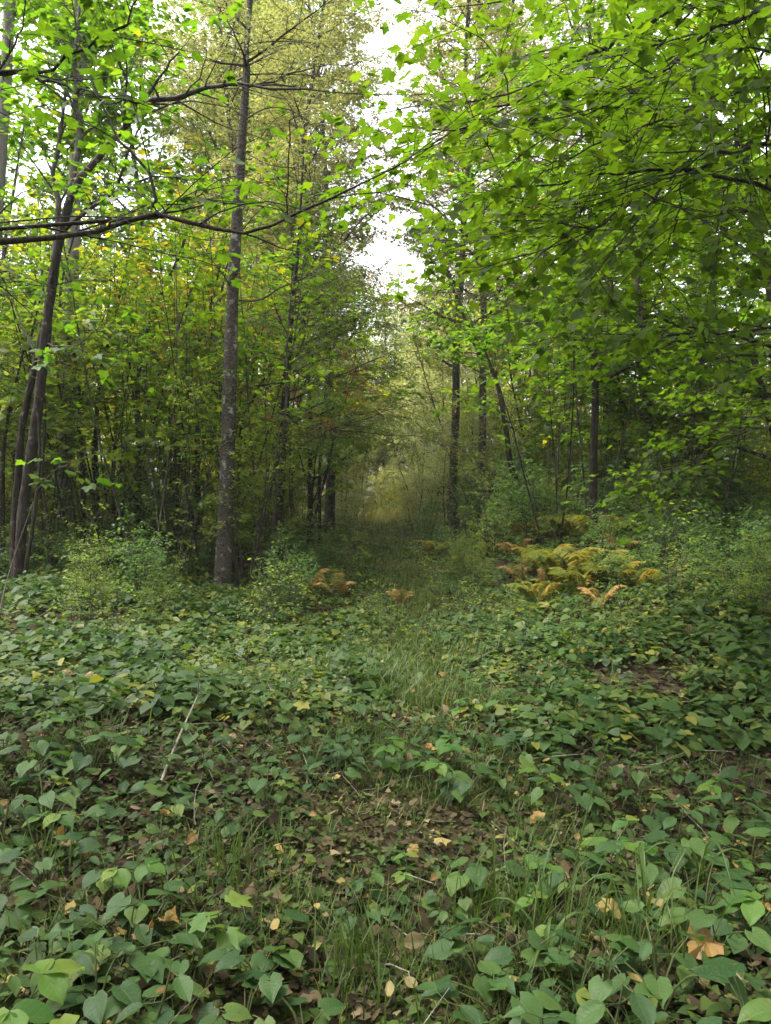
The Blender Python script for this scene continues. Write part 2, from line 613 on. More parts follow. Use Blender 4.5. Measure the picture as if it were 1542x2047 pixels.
def dress(rng, main, L, r0, spec, leaf_pts):
    main = main.copy()
    main[1:-1] += rng.randn(len(main) - 2, 3) * min(.018, L * .006)
    out = [(main, (1 + .10 * rng.randn(len(main))) * np.linspace(r0, max(r0 * spec.get('taper', .12), .003), len(main)), 6 if r0 > .02 else 5)]
    lv2 = max(2, int(L / spec.get('gap', .34)))
    us = np.linspace(spec.get('bare', .2), .98, lv2)
    P, D = along(main, us)
    for q in range(lv2):
        side = 1 if q % 2 else -1
        a = rad(rng.uniform(35, 62)) * side
        h = np.array([D[q][0] * math.cos(a) - D[q][1] * math.sin(a), D[q][0] * math.sin(a) + D[q][1] * math.cos(a), D[q][2] * .5 + rng.uniform(-.15, .2) + spec.get('up2', 0)])
        l2 = spec.get('l2', .40) * L * (1 - .65 * us[q]) * rng.uniform(.6, 1.25) + .15
        s2 = wiggle(rng, P[q], h, l2, 5, .12, 0, spec.get('droop2', .08))
        rr = r0 * (1 - .8 * us[q]) * .5
        out.append((s2, np.linspace(max(rr, spec.get('tr', .003) + .0012), .002, 6), 4))
        n3 = max(1, int(l2 / spec.get('gap3', .22)))
        P3, D3 = along(s2, np.linspace(.25, 1, n3))
        for w in range(n3):
            a3 = rad(rng.uniform(20, 60)) * (1 if w % 2 else -1)
            h3 = np.array([D3[w][0] * math.cos(a3) - D3[w][1] * math.sin(a3), D3[w][0] * math.sin(a3) + D3[w][1] * math.cos(a3), D3[w][2] + rng.uniform(-.2, .15)])
            l3 = spec.get('l3', .38) * rng.uniform(.5, 1.2)
            t3 = wiggle(rng, P3[w], h3, l3, 3, .12, 0, spec.get('droop3', .1))
            if spec.get('twigs', True):
                out.append((t3, np.linspace(spec.get('tr', .0035), .0012, 4), 3))
            nl = max(2, int(l3 / spec.get('lgap', .07)))
            pp, dd = along(t3, rng.uniform(.1, 1, nl))
            leaf_pts.append(np.c_[pp, dd])
    return out


def leaves_from(rng, mb, leaf_pts, tpl, size, spread=.05, flat=.35, tint=(.5, .2), fall=.25, keep=None):
    lp = np.concatenate(leaf_pts)
    n = len(lp)
    p, d = lp[:, :3], lp[:, 3:]
    a = rng.uniform(-1.4, 1.4, n)
    dd = np.stack([d[:, 0] * np.cos(a) - d[:, 1] * np.sin(a), d[:, 0] * np.sin(a) + d[:, 1] * np.cos(a), d[:, 2] * .4 - fall + .25 * rng.randn(n)], -1)
    dd = unit(dd)
    nr = np.stack([flat * rng.randn(n), flat * rng.randn(n), np.ones(n)], -1)
    pos = p + dd * spread * rng.uniform(.3, 1.2, n)[:, None] + .25 * spread * rng.randn(n, 3)
    if keep is not None:
        k = keep(pos)
        pos, dd, nr = pos[k], dd[k], nr[k]
        n = len(pos)
    sz = size * rng.uniform(.65, 1.2, n)
    # colour differs leaf by leaf and spray by spray
    t = tint[0] + tint[1] * rng.randn(n)
    scatter(mb, tpl, pos, dd, nr, sz, np.clip(t, 0, 1))
    return pos, dd, nr, sz, t


def proto_tree(name, label, cat, seed, H, r0, crown, nb, blen, spec, tpl, size, leafm, barkm, stems=1, elev=(65, 20), tint=(.5, .18),
               lean=.03, merged=False, group=None, flat=.35, skip_top=False):
    """a tree or shrub as trunk(s), branches and crown; the prototype stands in the scene as one of its kind"""
    rng = RS(seed)
    root = thing(name, label, cat, group=group)
    leaf_pts = []
    limbs = []
    trunk = MB()
    for s in range(stems):
        az = s * 2 * math.pi / stems + rng.uniform(0, 1)
        spread = lean if stems == 1 else rng.uniform(.12, .34)
        h = H * (1 if s == 0 else rng.uniform(.65, 1))
        p0 = np.array([.08 * math.cos(az), .08 * math.sin(az), -.15]) if stems > 1 else np.array([0, 0, -.15])
        t = wiggle(rng, p0, (spread * math.cos(az), spread * math.sin(az), 1), h + .15, 14, .045, .03)
        rr = np.linspace(r0, r0 * .16, 15)
        if stems == 1:
            rr[0] *= 1.35
            rr[1] *= 1.05
        tube(trunk, bez(t, 30), np.interp(np.linspace(0, 1, 30), np.linspace(0, 1, 15), rr), 9 if r0 > .05 else 6, rng.uniform(0, 1), .03, rng)
        n_b = max(2, nb // stems)
        for b in range(n_b):
            f = crown[0] + (crown[1] - crown[0]) * (b + rng.uniform(0, .8)) / n_b
            P, D = along(t, [min(f, .99)])
            u = (f - crown[0]) / max(1e-6, crown[1] - crown[0])
            e = rad(elev[0] * u + elev[1] * (1 - u) + rng.uniform(-12, 12))
            phi = b * 2.4 + rng.uniform(-.5, .5) + az
            L = np.interp(u, [0, .35, .7, 1], blen) * rng.uniform(.7, 1.2)
            rb = max(.006, np.interp(f, [0, 1], [r0, r0 * .16]) * .5)
            limbs.append(limb(rng, P[0], (math.cos(phi) * math.cos(e), math.sin(phi) * math.cos(e), math.sin(e)), L, rb, spec, leaf_pts))
    trunk.build('trunk', barkm, root)
    if merged:
        mb = MB()
        for lm in limbs:
            for pts, r, k in lm:
                tube(mb, pts, r, k, cap=False)
        tag(mb.build('branches', barkm, root), kind='stuff')
    else:
        for lm in limbs:
            mb = MB()
            for pts, r, k in lm:
                tube(mb, pts, r, k, cap=False)
            mb.build('branch', barkm, root)
    cr = MB()
    leaves_from(rng, cr, leaf_pts, tpl, size, tint=tint, flat=flat, spread=size * .6)
    tag(cr.build('crown', leafm, root), kind='stuff')
    note_kids(root)
    return root


S_MAPLE = dict(jit=.09, up=.0, droop=.03, gap=.22, bare=.18, l2=.42, gap3=.14, l3=.42, lgap=.048, twigs=False)
S_TALL = dict(jit=.10, up=.02, droop=.02, gap=.30, bare=.25, l2=.42, gap3=.17, l3=.50, lgap=.060, twigs=False)
S_FINE = dict(jit=.10, up=.04, droop=.05, gap=.26, bare=.12, l2=.45, gap3=.12, l3=.60, lgap=.022, droop3=.25, twigs=False)
S_SHRUB = dict(jit=.12, up=.05, droop=.05, gap=.15, bare=.15, l2=.48, gap3=.10, l3=.26, lgap=.040, twigs=False)
S_CONI = dict(jit=.05, up=.03, droop=.10, gap=.13, bare=.12, l2=.34, gap3=.09, l3=.24, lgap=.014, droop2=.2, droop3=.35)

PROTOS = {}


def proto(kind, *a, **k):
    PROTOS.setdefault(kind, []).append(proto_tree(*a, **k))


for i in range(3):
    proto('maple', 'maple_tree', 'x', 'tree', 11 + i, 9.5, .085, (.13, .98), 25, (2.4, 2.7, 2.2, .9), S_MAPLE, L_MAPLE, .115, M['maple'], M['bark_dark'],
          stems=(1, 2, 1)[i], elev=(62, 25), tint=(.5, .17), merged=True)
for i in range(2):
    proto('yellow', 'maple_tree', 'x', 'tree', 31 + i, 8.5, .06, (.12, .98), 23, (2.0, 2.4, 2.0, .8), S_MAPLE, L_MAPLE_LO, .12, M['yellowing'], M['bark_dark'],
          stems=(3, 2)[i], elev=(65, 35), tint=(.30, .18), merged=True)
for i in range(2):
    proto('tall', 'broadleaf_tree', 'x', 'tree', 21 + i, 17, .16, (.24, .98), 30, (2.8, 3.4, 2.8, 1.2), S_TALL, L_MAPLE_LO, .14, M['maple'], M['bark'],
          elev=(60, 15), tint=(.55, .16), merged=True)
for i in range(2):
    proto('fine', 'fine_leaved_tree', 'x', 'tree', 41 + i, 20, .15, (.28, .99), 36, (2.2, 2.8, 2.2, .9), S_FINE, L_DIA, .09, M['pale'], M['bark'],
          elev=(60, 20), tint=(.5, .2), merged=True)
for i in range(3):
    proto('shrub', 'shrub', 'x', 'shrub', 51 + i, 2.6, .016, (.08, .98), 26, (.8, .9, .8, .4), S_SHRUB, L_OVATE, .075, M['understory'], M['twig'],
          stems=(5, 6, 4)[i], elev=(62, 35), tint=(.5, .2), merged=True)
for i in range(2):
    proto('brush', 'tall_shrub', 'x', 'shrub', 61 + i, 5.2, .022, (.14, .98), 30, (1.0, 1.3, 1.1, .5), S_SHRUB, L_OVATE, .085, M['understory'], M['twig'],
          stems=(6, 5)[i], elev=(66, 45), tint=(.62, .2), merged=True)
for i in range(2):
    proto('bush', 'yellow_shrub', 'x', 'shrub', 81 + i, 3.4, .018, (.06, .98), 26, (1.0, 1.2, 1.0, .5), S_SHRUB, L_DIA, .10, M['yellowing'], M['twig'],
          stems=(5, 4)[i], elev=(62, 30), tint=(.45, .2), merged=True)
for i in range(2):
    proto('leafy', 'leafy_shrub', 'x', 'shrub', 91 + i, 2.3, .015, (.10, .98), 24, (.8, 1.0, .9, .5), dict(S_SHRUB, gap=.17, gap3=.12, lgap=.06), L_OVATE, .13, M['leafy'], M['twig'],
          stems=(4, 5)[i], elev=(60, 25), tint=(.5, .2), merged=True)
for i in range(2):
    proto('high', 'maple_tree', 'x', 'tree', 17 + i, 11, .10, (.30, .98), 22, (3.0, 3.2, 2.5, 1.0), S_MAPLE, L_MAPLE, .11, M['maple'], M['bark_dark'],
          elev=(55, 12), tint=(.5, .17), merged=True, flat=.22)
for i in range(2):  # far trees whose brightness is put into the leaf colour
    proto('lit_pale', 'lit_pale_tree', 'x', 'tree', 141 + i, 9.0, .06, (.08, .98), 26, (2.2, 2.6, 2.2, .9), S_MAPLE, L_DIA, .15, M['lit_pale'], M['bark'],
          stems=(2, 3)[i], elev=(65, 35), tint=(.5, .2), merged=True)
for i in range(3):
    proto('pole', 'thin_maple', 'x', 'tree', 131 + i, 6.5, .022, (.34, .98), 13, (.9, 1.1, .9, .4), dict(S_SHRUB, lgap=.06), L_MAPLE_LO, .09, M['maple'], (M['bark_dark'], M['bark'], M['bark'])[i],
          stems=(3, 2, 4)[i], elev=(68, 40), tint=(.6, .18), merged=True)
for i in range(2):
    proto('sapling', 'sapling', 'x', 'sapling', 71 + i, 1.5, .008, (.25, .98), 10, (.4, .45, .35, .2), S_SHRUB, L_OVATE, .07, M['understory'], M['twig'],
          elev=(55, 20), tint=(.6, .2), merged=True)

FIRST = {}          # a prototype stands where its first copy would


def place(kind, idx, x, y, rz, s, label, group=None, name=None):
    p = PROTOS[kind][idx % len(PROTOS[kind])]
    loc = (x, y, float(gz(x, y)) - .02)
    if p.name not in FIRST:
        FIRST[p.name] = 1
        p.location, p.rotation_euler, p.scale = loc, (0, 0, rz), (s,) * 3
        p['label'] = label
        if group:
            p['group'] = group
        return p
    return copy_tree(p, loc, rz, s, label, group)


# ------------------------------------------------------------------ the trees one can point at
def line(pts, y, n):
    """a real curve through photo points (px, py[, depth])"""
    return bez([at(p[0], p[1], p[2] if len(p) > 2 else y) for p in pts], n)


def local(pts, root):
    return np.asarray(pts) - np.array(root.location)


def bumpy(rng, mb, pts, radii, k, amp):
    """a trunk with uneven, ridged bark: more sides and rings, radius broken by noise"""
    n = len(pts)
    tube(mb, pts, np.asarray(radii) * (1 + amp * np.sin(np.linspace(0, 40, n)) * rng.uniform(.3, 1, n)), k, rng.uniform(), amp * .6, rng)


def hero(name, label, cat, base_px, y, group=None):
    b = at(base_px[0], base_px[1], y)
    return thing(name, label, cat, (b[0], b[1], float(gz(b[0], b[1]))), 0, group)


def stem_line(root, pts, y, n=60, extra=None):
    P = [at(p[0], p[1], p[2] if len(p) > 2 else y) for p in pts]
    P[0] = np.array(root.location) - np.array([0, 0, .2])
    if extra is not None:
        P.append(P[-1] + np.array(extra))
    return local(bez(P, n), root)


# straight pine in front, left of the path
rng = RS(5)
pine = hero('pine_tree', 'tall straight pine with flaky grey bark and bare dead side branches, left of the path', 'tree', (443, 1190), 10.8)
tk = stem_line(pine, [(443, 1190), (450, 1050), (456, 900), (460, 750), (465, 600), (473, 450), (483, 300), (493, 150), (500, 0)], 10.8, 110, (.6, .3, 7.5))
mb = MB()
h = np.linspace(0, 1, 110)
bumpy(rng, mb, tk, np.interp(h, [0, .03, .08, .3, .55, 1], [.17, .13, .112, .100, .078, .03]), 22, .045)
mb.build('trunk', M['bark_hero'], pine)
for pts, r in (
        ([(497, 172), (560, 170, 10.7), (640, 182, 10.5), (770, 190, 10.4), (960, 186, 10.2)], .016),
        ([(497, 170), (440, 172, 10.6), (395, 185, 10.4), (340, 205, 10.2)], .014),
        ([(500, 92), (525, 84, 10.6), (580, 83, 10.5), (650, 88, 10.4)], .013),
        ([(498, 150), (540, 148, 11.0), (640, 153, 11.2), (740, 175, 11.4)], .012),
        ([(488, 240), (540, 215, 10.3), (600, 230, 10.1), (660, 290, 10.0)], .011),
        ([(482, 300), (540, 330, 10.4), (600, 338, 10.2)], .010),
        ([(478, 390), (430, 340, 10.5), (410, 300, 10.3), (430, 250, 10.2)], .010),
        ([(466, 600), (520, 600, 10.4), (560, 575, 10.2), (600, 560, 10.0), (660, 520, 9.8)], .018),
        ([(466, 580), (440, 540, 10.5), (405, 500, 10.3)], .012),
        ([(470, 480), (520, 420, 10.6), (575, 390, 10.5)], .009)):
    m_ = local(line(pts, 10.8, 12), pine)
    mb = MB()
    tube(mb, m_, np.linspace(r, .003, 12), 6, cap=False)
    P, D = along(m_, rng.uniform(.25, .98, 9))
    for p, d in zip(P, D):
        tw = wiggle(rng, p, d + .9 * rng.randn(3) * (1, 1, .6), rng.uniform(.2, .7), 4, .15, 0, .12)
        tube(mb, tw, np.linspace(.004, .0015, 5), 3, cap=False)
    mb.build('branch', M['twig'], pine)
lp, limbs = [], []
for b in range(14):
    P, D = along(tk, [.76 + .23 * b / 14])
    e = rad(rng.uniform(0, 35))
    phi = b * 2.4
    limbs += limb(rng, P[0], (math.cos(phi) * math.cos(e), math.sin(phi) * math.cos(e), math.sin(e)), rng.uniform(1.2, 2.2) * (1.25 - .06 * b), .02, S_CONI, lp)
mb = MB()
for pts, r, k in limbs:
    tube(mb, pts, r, 3, cap=False)
tag(mb.build('upper_branches', M['twig'], pine), kind='stuff')
mb = MB()
leaves_from(rng, mb, lp, L_DIA, .042, tint=(.4, .15), flat=.9, spread=.04)
tag(mb.build('crown', M['pale'], pine), kind='stuff')

# twin-stemmed maple at the left edge
twin = hero('maple_tree', 'dark twin-stemmed tree at the left edge, its two stems twisting together low down', 'tree', (33, 1215), 9.6)
rng = RS(6)
mb = MB()
t1 = stem_line(twin, [(33, 1215), (42, 1080, 9.55), (52, 980), (72, 850), (90, 690), (100, 600), (118, 490), (140, 400), (155, 350)], 9.6, 120)
t2 = stem_line(twin, [(20, 1215), (28, 1080, 9.8), (36, 960, 9.8), (44, 860, 9.75), (62, 770, 9.7), (86, 660, 9.65)], 9.7, 50)
t3 = stem_line(twin, [(48, 1215), (55, 1120, 9.4), (75, 980, 9.4), (80, 900, 9.45), (76, 830, 9.5)], 9.4, 40)
bumpy(rng, mb, t1, np.interp(np.linspace(0, 1, 120), [0, .06, .5, .8, 1], [.09, .068, .062, .052, .042]), 22, .09)
bumpy(rng, mb, t2, np.interp(np.linspace(0, 1, 50), [0, .08, 1], [.075, .05, .038]), 18, .09)
bumpy(rng, mb, t3, np.linspace(.03, .015, 40), 7, .05)
mb.build('trunk', M['bark_dark'], twin)
lp = []
sp = dict(S_MAPLE, bare=.28, gap=.24, gap3=.15, l3=.5, lgap=.055)
for pts, r in (
        ([(140, 400), (190, 325, 9.4), (250, 252, 9.2), (290, 208, 9.1), (370, 192, 9.0), (420, 176, 8.9), (480, 172, 8.8), (620, 178, 8.6)], .05),
        ([(250, 252, 9.2), (290, 200, 9.0), (330, 140, 8.9), (365, 95, 8.8)], .03),
        ([(112, 520), (118, 420, 9.7), (112, 330, 9.9), (128, 200, 10.1), (150, 80, 10.3)], .045),
        ([(130, 460), (180, 420, 9.3), (235, 375, 9.1), (300, 355, 8.9), (390, 352, 8.6)], .028),
        ([(150, 370), (158, 250, 9.8), (150, 120, 10.1), (165, -60, 10.5)], .055),
        ([(235, 375, 9.1), (262, 290, 9.0), (290, 240, 8.9)], .02),
        ([(88, 690), (150, 690, 9.2), (220, 640, 8.9)], .016),
        ([(80, 720), (40, 640, 9.9), (20, 560, 10.2)], .018),
        ([(75, 980, 9.4), (110, 940, 9.2), (150, 925, 9.0)], .012)):
    m_ = local(line(pts, 9.6, 14), twin)
    L = np.linalg.norm(np.diff(m_, axis=0), axis=1).sum()
    mb = MB()
    for p, r_, k in dress(rng, m_, L, r, dict(sp, taper=.25), lp if pts[0] != (140, 400) else []):
        tube(mb, p, r_, k, cap=False)
    mb.build('branch', M['bark'] if r > .03 else M['twig'], twin)
mb = MB()
leaves_from(rng, mb, lp, L_MAPLE, .115, tint=(.5, .18))
tag(mb.build('crown', M['maple'], twin), kind='stuff')


# trees that stand outside the picture and reach in with their branches
def overhang(name, label, base, top, r0, branches, seed, spec, tint, n_parts, leafm, size, thin=1.0, barkm='bark_dark', flat=.3, fall=.25):
    rng = RS(seed)
    root = thing(name, label, 'tree', (base[0], base[1], float(gz(base[0], base[1]))))
    mb = MB()
    tr = bez([(0, 0, -.2), (top[0] * .3 + .05, top[1] * .3, top[2] * .35), (top[0] * .7, top[1] * .7 + .08, top[2] * .7), top], 40)
    bumpy(rng, mb, tr, np.linspace(r0, r0 * .35, 40), 14, .04)
    mb.build('trunk', M[barkm], root)
    lp = []
    for pts, r in branches:
        P = [at(*p) for p in pts]
        m_ = local(bez(P, 14), root)
        j = tr[np.argmin(np.linalg.norm(tr - m_[0], axis=1))] - np.array([0, 0, .25])
        m_ = np.vstack([bez([j, (j + m_[0]) / 2 + [0, 0, .06], m_[0]], 6)[:-1], m_])
        L = np.linalg.norm(np.diff(m_, axis=0), axis=1).sum()
        mb = MB()
        for p, r_, k in dress(rng, m_, L, r, spec, lp):
            tube(mb, p, r_, k, cap=False)
        mb.build('branch', M['bark_dark'], root)
    base_p = np.array(root.location)

    def keep(p):
        # no leaf within 2.6 m of where the photographer stood; some sprays are sparse
        far = np.linalg.norm(p + base_p - np.array([0, 0, CAM_H]), axis=1) > 2.7
        return far & (rng.uniform(size=len(p)) < thin)
    pos, dd, nr, sz, t = leaves_from(rng, MB(), lp, L_MAPLE, size, tint=tint, keep=keep, flat=flat, fall=fall, spread=.06)
    t = t[:0] if False else np.clip(tint[0] + tint[1] * rng.randn(len(pos)), 0, 1)
    u, v, dep = pix(pos + base_p)
    app = np.where((u > -10) & (u < 1550) & (v > -10) & (v < 2050), sz / dep, 0)
    order = np.argsort(-app)
    big, rest = order[:n_parts], order[n_parts:]
    variants = []
    for k in range(6):
        m2 = MB()
        w, f = L_MAPLE_HI
        w = w.copy()
        w[:, 2] += .05 * np.sin(w[:, 0] * 7 + k) + .04 * np.cos(w[:, 1] * 6 + k * 2) - .05 * k / 5 * w[:, 1]
        m2.add(w, f, None, np.clip(tint[0] + tint[1] * (k - 2.5) / 2, 0, 1))
        variants.append(m2.mesh('leaf', leafm, False))
    import mathutils
    for q, i in enumerate(big):
        d = unit(dd[i])
        x = unit(np.cross(d, nr[i]))
        z = np.cross(x, d)
        o = link('leaf', variants[q % 6], root)
        s = sz[i]
        o.matrix_local = mathutils.Matrix(((x[0] * s, d[0] * s, z[0] * s, pos[i][0]), (x[1] * s, d[1] * s, z[1] * s, pos[i][1]),
                                           (x[2] * s, d[2] * s, z[2] * s, pos[i][2]), (0, 0, 0, 1)))
    m3 = MB()
    scatter(m3, L_MAPLE, pos[rest], dd[rest], nr[rest], sz[rest], t[rest])
    tag(m3.build('crown', leafm, root), kind='stuff')
    return root


S_OVER = dict(jit=.07, gap=.21, bare=.16, l2=.36, gap3=.15, l3=.42, lgap=.055, droop2=.10, droop3=.12, taper=.15, tr=.0022)
overhang('maple_tree', 'maple overhanging from the right edge with long dark branches and bright green leaves', (3.6, 4.6), (.3, .2, 8.5), .15, [
    ([(1480, -120, 4.4), (1395, 5, 4.4), (1250, 75, 4.3), (1130, 130, 4.2), (1040, 195, 4.1), (955, 235, 4.0), (860, 290, 4.0)], .020),
    ([(1600, 0, 4.0), (1520, 25, 3.9), (1420, 75, 3.8), (1330, 130, 3.7), (1252, 190, 3.6), (1150, 240, 3.5)], .020),
    ([(1620, 165, 4.6), (1540, 170, 4.5), (1430, 192, 4.4), (1350, 230, 4.35), (1260, 268, 4.2), (1200, 300, 4.1), (1080, 330, 4.0)], .018),
    ([(1620, 270, 4.4), (1530, 280, 4.4), (1450, 305, 4.3), (1375, 340, 4.2), (1250, 345, 4.2), (1130, 362, 4.1), (1000, 372, 4.1)], .021),
    ([(1375, 340, 4.2), (1290, 395, 4.0), (1200, 445, 3.9), (1120, 480, 3.8)], .013),
    ([(1375, 342, 4.4), (1352, 430, 4.6), (1335, 500, 4.8), (1320, 590, 5.0)], .007),
    ([(1640, 690, 6.0), (1530, 688, 5.9), (1440, 665, 5.8), (1330, 672, 5.7), (1230, 670, 5.6), (1120, 668, 5.5)], .024),
    ([(1440, 665, 5.8), (1350, 655, 5.7), (1270, 622, 5.6), (1180, 620, 5.5)], .015),
    ([(1640, 810, 7.0), (1540, 850, 6.9), (1470, 870, 6.8), (1410, 910, 6.7), (1330, 945, 6.6)], .016),
    ([(1500, 90, 4.2), (1480, 180, 4.2), (1462, 330, 4.2), (1440, 430, 4.2)], .010),
    ([(1650, -160, 5.2), (1450, -120, 5.4), (1250, -60, 5.6), (1050, -10, 5.8), (860, 20, 6.0)], .022),
    ([(1650, 60, 6.2), (1450, 60, 6.4), (1250, 90, 6.6), (1080, 120, 6.8)], .022),
    ([(1650, 400, 6.5), (1480, 420, 6.6), (1300, 450, 6.7), (1100, 470, 6.8), (950, 480, 6.8)], .022),
], 101, dict(S_OVER, l2=.38, gap=.18, gap3=.13, l3=.46, lgap=.045, droop2=.05, droop3=.06), (.55, .2), 300, M['maple_near'], .066, .72, flat=.30, fall=.18)

overhang('maple_tree', 'maple reaching in from the left edge with bare dark branches above a few leaves', (-3.9, 4.4), (-.2, .3, 8.0), .14, [
    ([(-80, 485, 4.4), (0, 483, 4.4), (120, 478, 4.4), (205, 465, 4.35), (280, 445, 4.3), (325, 428, 4.3), (400, 436, 4.2), (465, 453, 4.2), (530, 454, 4.1), (585, 425, 4.0), (650, 398, 3.9), (730, 360, 3.8), (800, 330, 3.8)], .024),
    ([(322, 428, 4.3), (305, 380, 4.3), (250, 295, 4.35), (205, 205, 4.4), (168, 110, 4.5), (135, 20, 4.6), (120, -60, 4.7)], .014),
    ([(-80, 140, 4.6), (0, 142, 4.5), (60, 144, 4.5), (120, 128, 4.45), (190, 95, 4.4), (245, 55, 4.3), (285, 10, 4.25), (310, -50, 4.2)], .019),
    ([(60, 146, 4.5), (110, 165, 4.4), (180, 190, 4.3), (250, 203, 4.2), (280, 207, 4.1)], .013),
    ([(-60, 200, 4.7), (5, 135, 4.6), (40, 60, 4.6), (54, 10, 4.6), (50, -60, 4.7)], .011),
    ([(-60, 600, 5.5), (0, 545, 5.4), (40, 560, 5.2), (70, 570, 5.0)], .010),
    ([(325, 428, 4.3), (360, 400, 4.25), (420, 400, 4.2)], .006),
], 102, dict(S_OVER, gap=.36, bare=.12, gap3=.26, l3=.34, l2=.28), (.35, .15), 150, M['maple_near'], .085, .34)

# thin-needled evergreen with browned sprays, behind the pine
S_DROOP = dict(S_CONI, gap=.18, bare=.08, l2=.45, gap3=.12, l3=.34, lgap=.026, droop=.09, droop2=.22, droop3=.5)
ever = hero('conifer_tree', 'thin evergreen right of the pine with drooping sprays browned inside', 'tree', (552, 1045), 13.0)
rng = RS(8)
tk = stem_line(ever, [(552, 1045), (560, 960), (566, 880), (574, 760), (580, 660), (587, 580), (596, 500)], 13.0, 60, (.1, 0, 1.6))
mb = MB()
bumpy(rng, mb, tk, np.linspace(.10, .015, 60), 12, .04)
mb.build('trunk', M['bark_dark'], ever)
lp = []
for b in range(34):
    f = .22 + .76 * b / 34
    P, D = along(tk, [f])
    phi = (b * 2.4) if b % 3 == 0 else rng.uniform(-.9, .7)
    e = rad(rng.uniform(-8, 28))
    L = (3.5 - 2.8 * f) * rng.uniform(.75, 1.2)
    mb = MB()
    for p, r_, k in limb(rng, P[0], (math.cos(phi) * math.cos(e), math.sin(phi) * math.cos(e), math.sin(e)), L, .02 * (1.2 - f), S_DROOP, lp):
        tube(mb, p, r_, 4 if k > 3 else 3, cap=False)
    mb.build('branch', M['twig'], ever)
mb = MB()
allp = np.concatenate(lp)
inner = np.linalg.norm(allp[:, :2] - tk[20][:2], axis=1)
pos, dd, nr, sz, t = leaves_from(rng, MB(), lp, L_DIA, .060, flat=.6, spread=.05, fall=.5)
lump = noise2(pos[:, 0] * 1.0 + pos[:, 2], pos[:, 2], .45, 3)
scatter(mb, L_DIA, pos, dd, nr, sz, np.clip(.30 + .75 * smooth(lump, .50, .85) + .16 * rng.randn(len(pos)), 0, 1), .6)
tag(mb.build('crown', M['conifer'], ever), kind='stuff')


# further single trunks that show clearly
def slim_tree(name, label, pts, y, r0, r1, barkm, leafm, nb, blen, crown_from, size, seed, extra, tpl=L_MAPLE_LO, spec=S_MAPLE, tint=(.5, .18), group=None):
    rng = RS(seed)
    root = hero(name, label, 'tree', pts[0], y, group)
    tk = stem_line(root, pts, y, 50, extra)
    mb = MB()
    bumpy(rng, mb, tk, np.interp(np.linspace(0, 1, 50), [0, .05, 1], [r0 * 1.3, r0, r1]), 12, .05)
    mb.build('trunk', M[barkm], root)
    lp = []
    for b in range(nb):
        f = crown_from + (.98 - crown_from) * b / nb
        P, D = along(tk, [f])
        phi = b * 2.4 + rng.uniform(-.4, .4)
        e = rad(rng.uniform(10, 50))
        mb = MB()
        for p, r_, k in limb(rng, P[0], (math.cos(phi) * math.cos(e), math.sin(phi) * math.cos(e), math.sin(e)), blen * rng.uniform(.6, 1.1) * (1.2 - .5 * f), max(.01, r0 * .3 * (1 - f)), spec, lp):
            tube(mb, p, r_, 4 if k > 3 else 3, cap=False)
        mb.build('branch', M['twig'], root)
    mb = MB()
    leaves_from(rng, mb, lp, tpl, size, tint=tint)
    tag(mb.build('crown', M[leafm], root), kind='stuff')
    return root


slim_tree('maple_tree', 'leaning dark slender tree right of the path, kinked halfway up', [(1050, 1035), (1035, 980), (1020, 925), (1012, 860), (995, 770), (965, 700), (935, 650)], 17.5, .085, .03, 'bark_dark', 'maple', 9, 2.2, .45, .11, 201, (-.6, 0, 1.5))
slim_tree('broadleaf_tree', 'stout dark trunk with knotty burls at the right, above the fern bank', [(1303, 1075), (1300, 980), (1296, 900), (1290, 760), (1282, 600), (1272, 450)], 15.5, .17, .06, 'bark_dark', 'maple', 12, 3.2, .4, .115, 202, (.1, 0, 4))
slim_tree('broadleaf_tree', 'grey trunk seen through the leaves left of the knotty trunk', [(1212, 1030), (1214, 900), (1216, 760), (1215, 640), (1222, 450)], 21, .17, .07, 'bark', 'maple', 12, 3.4, .45, .12, 203, (.2, 0, 6))
slim_tree('broadleaf_tree', 'slim dark trunk at the far right behind the overhanging branches', [(1418, 1020), (1412, 860), (1400, 700), (1398, 520)], 18, .12, .05, 'bark', 'maple', 11, 3.0, .45, .12, 204, (.2, 0, 5))
slim_tree('birch_tree', 'pale straight trunk behind the twin-stemmed tree at top left', [(128, 1080), (135, 800), (146, 500), (152, 300), (158, 100), (160, -60)], 14, .14, .07, 'bark_pale', 'maple', 12, 2.6, .62, .11, 205, (.1, 0, 4))
slim_tree('birch_tree', 'pale trunk cut off by the top left corner of the picture', [(-38, 1090), (-28, 700), (-10, 450), (5, 250), (18, 50)], 13, .14, .08, 'bark_pale', 'maple', 10, 2.6, .62, .11, 206, (.2, 0, 4))
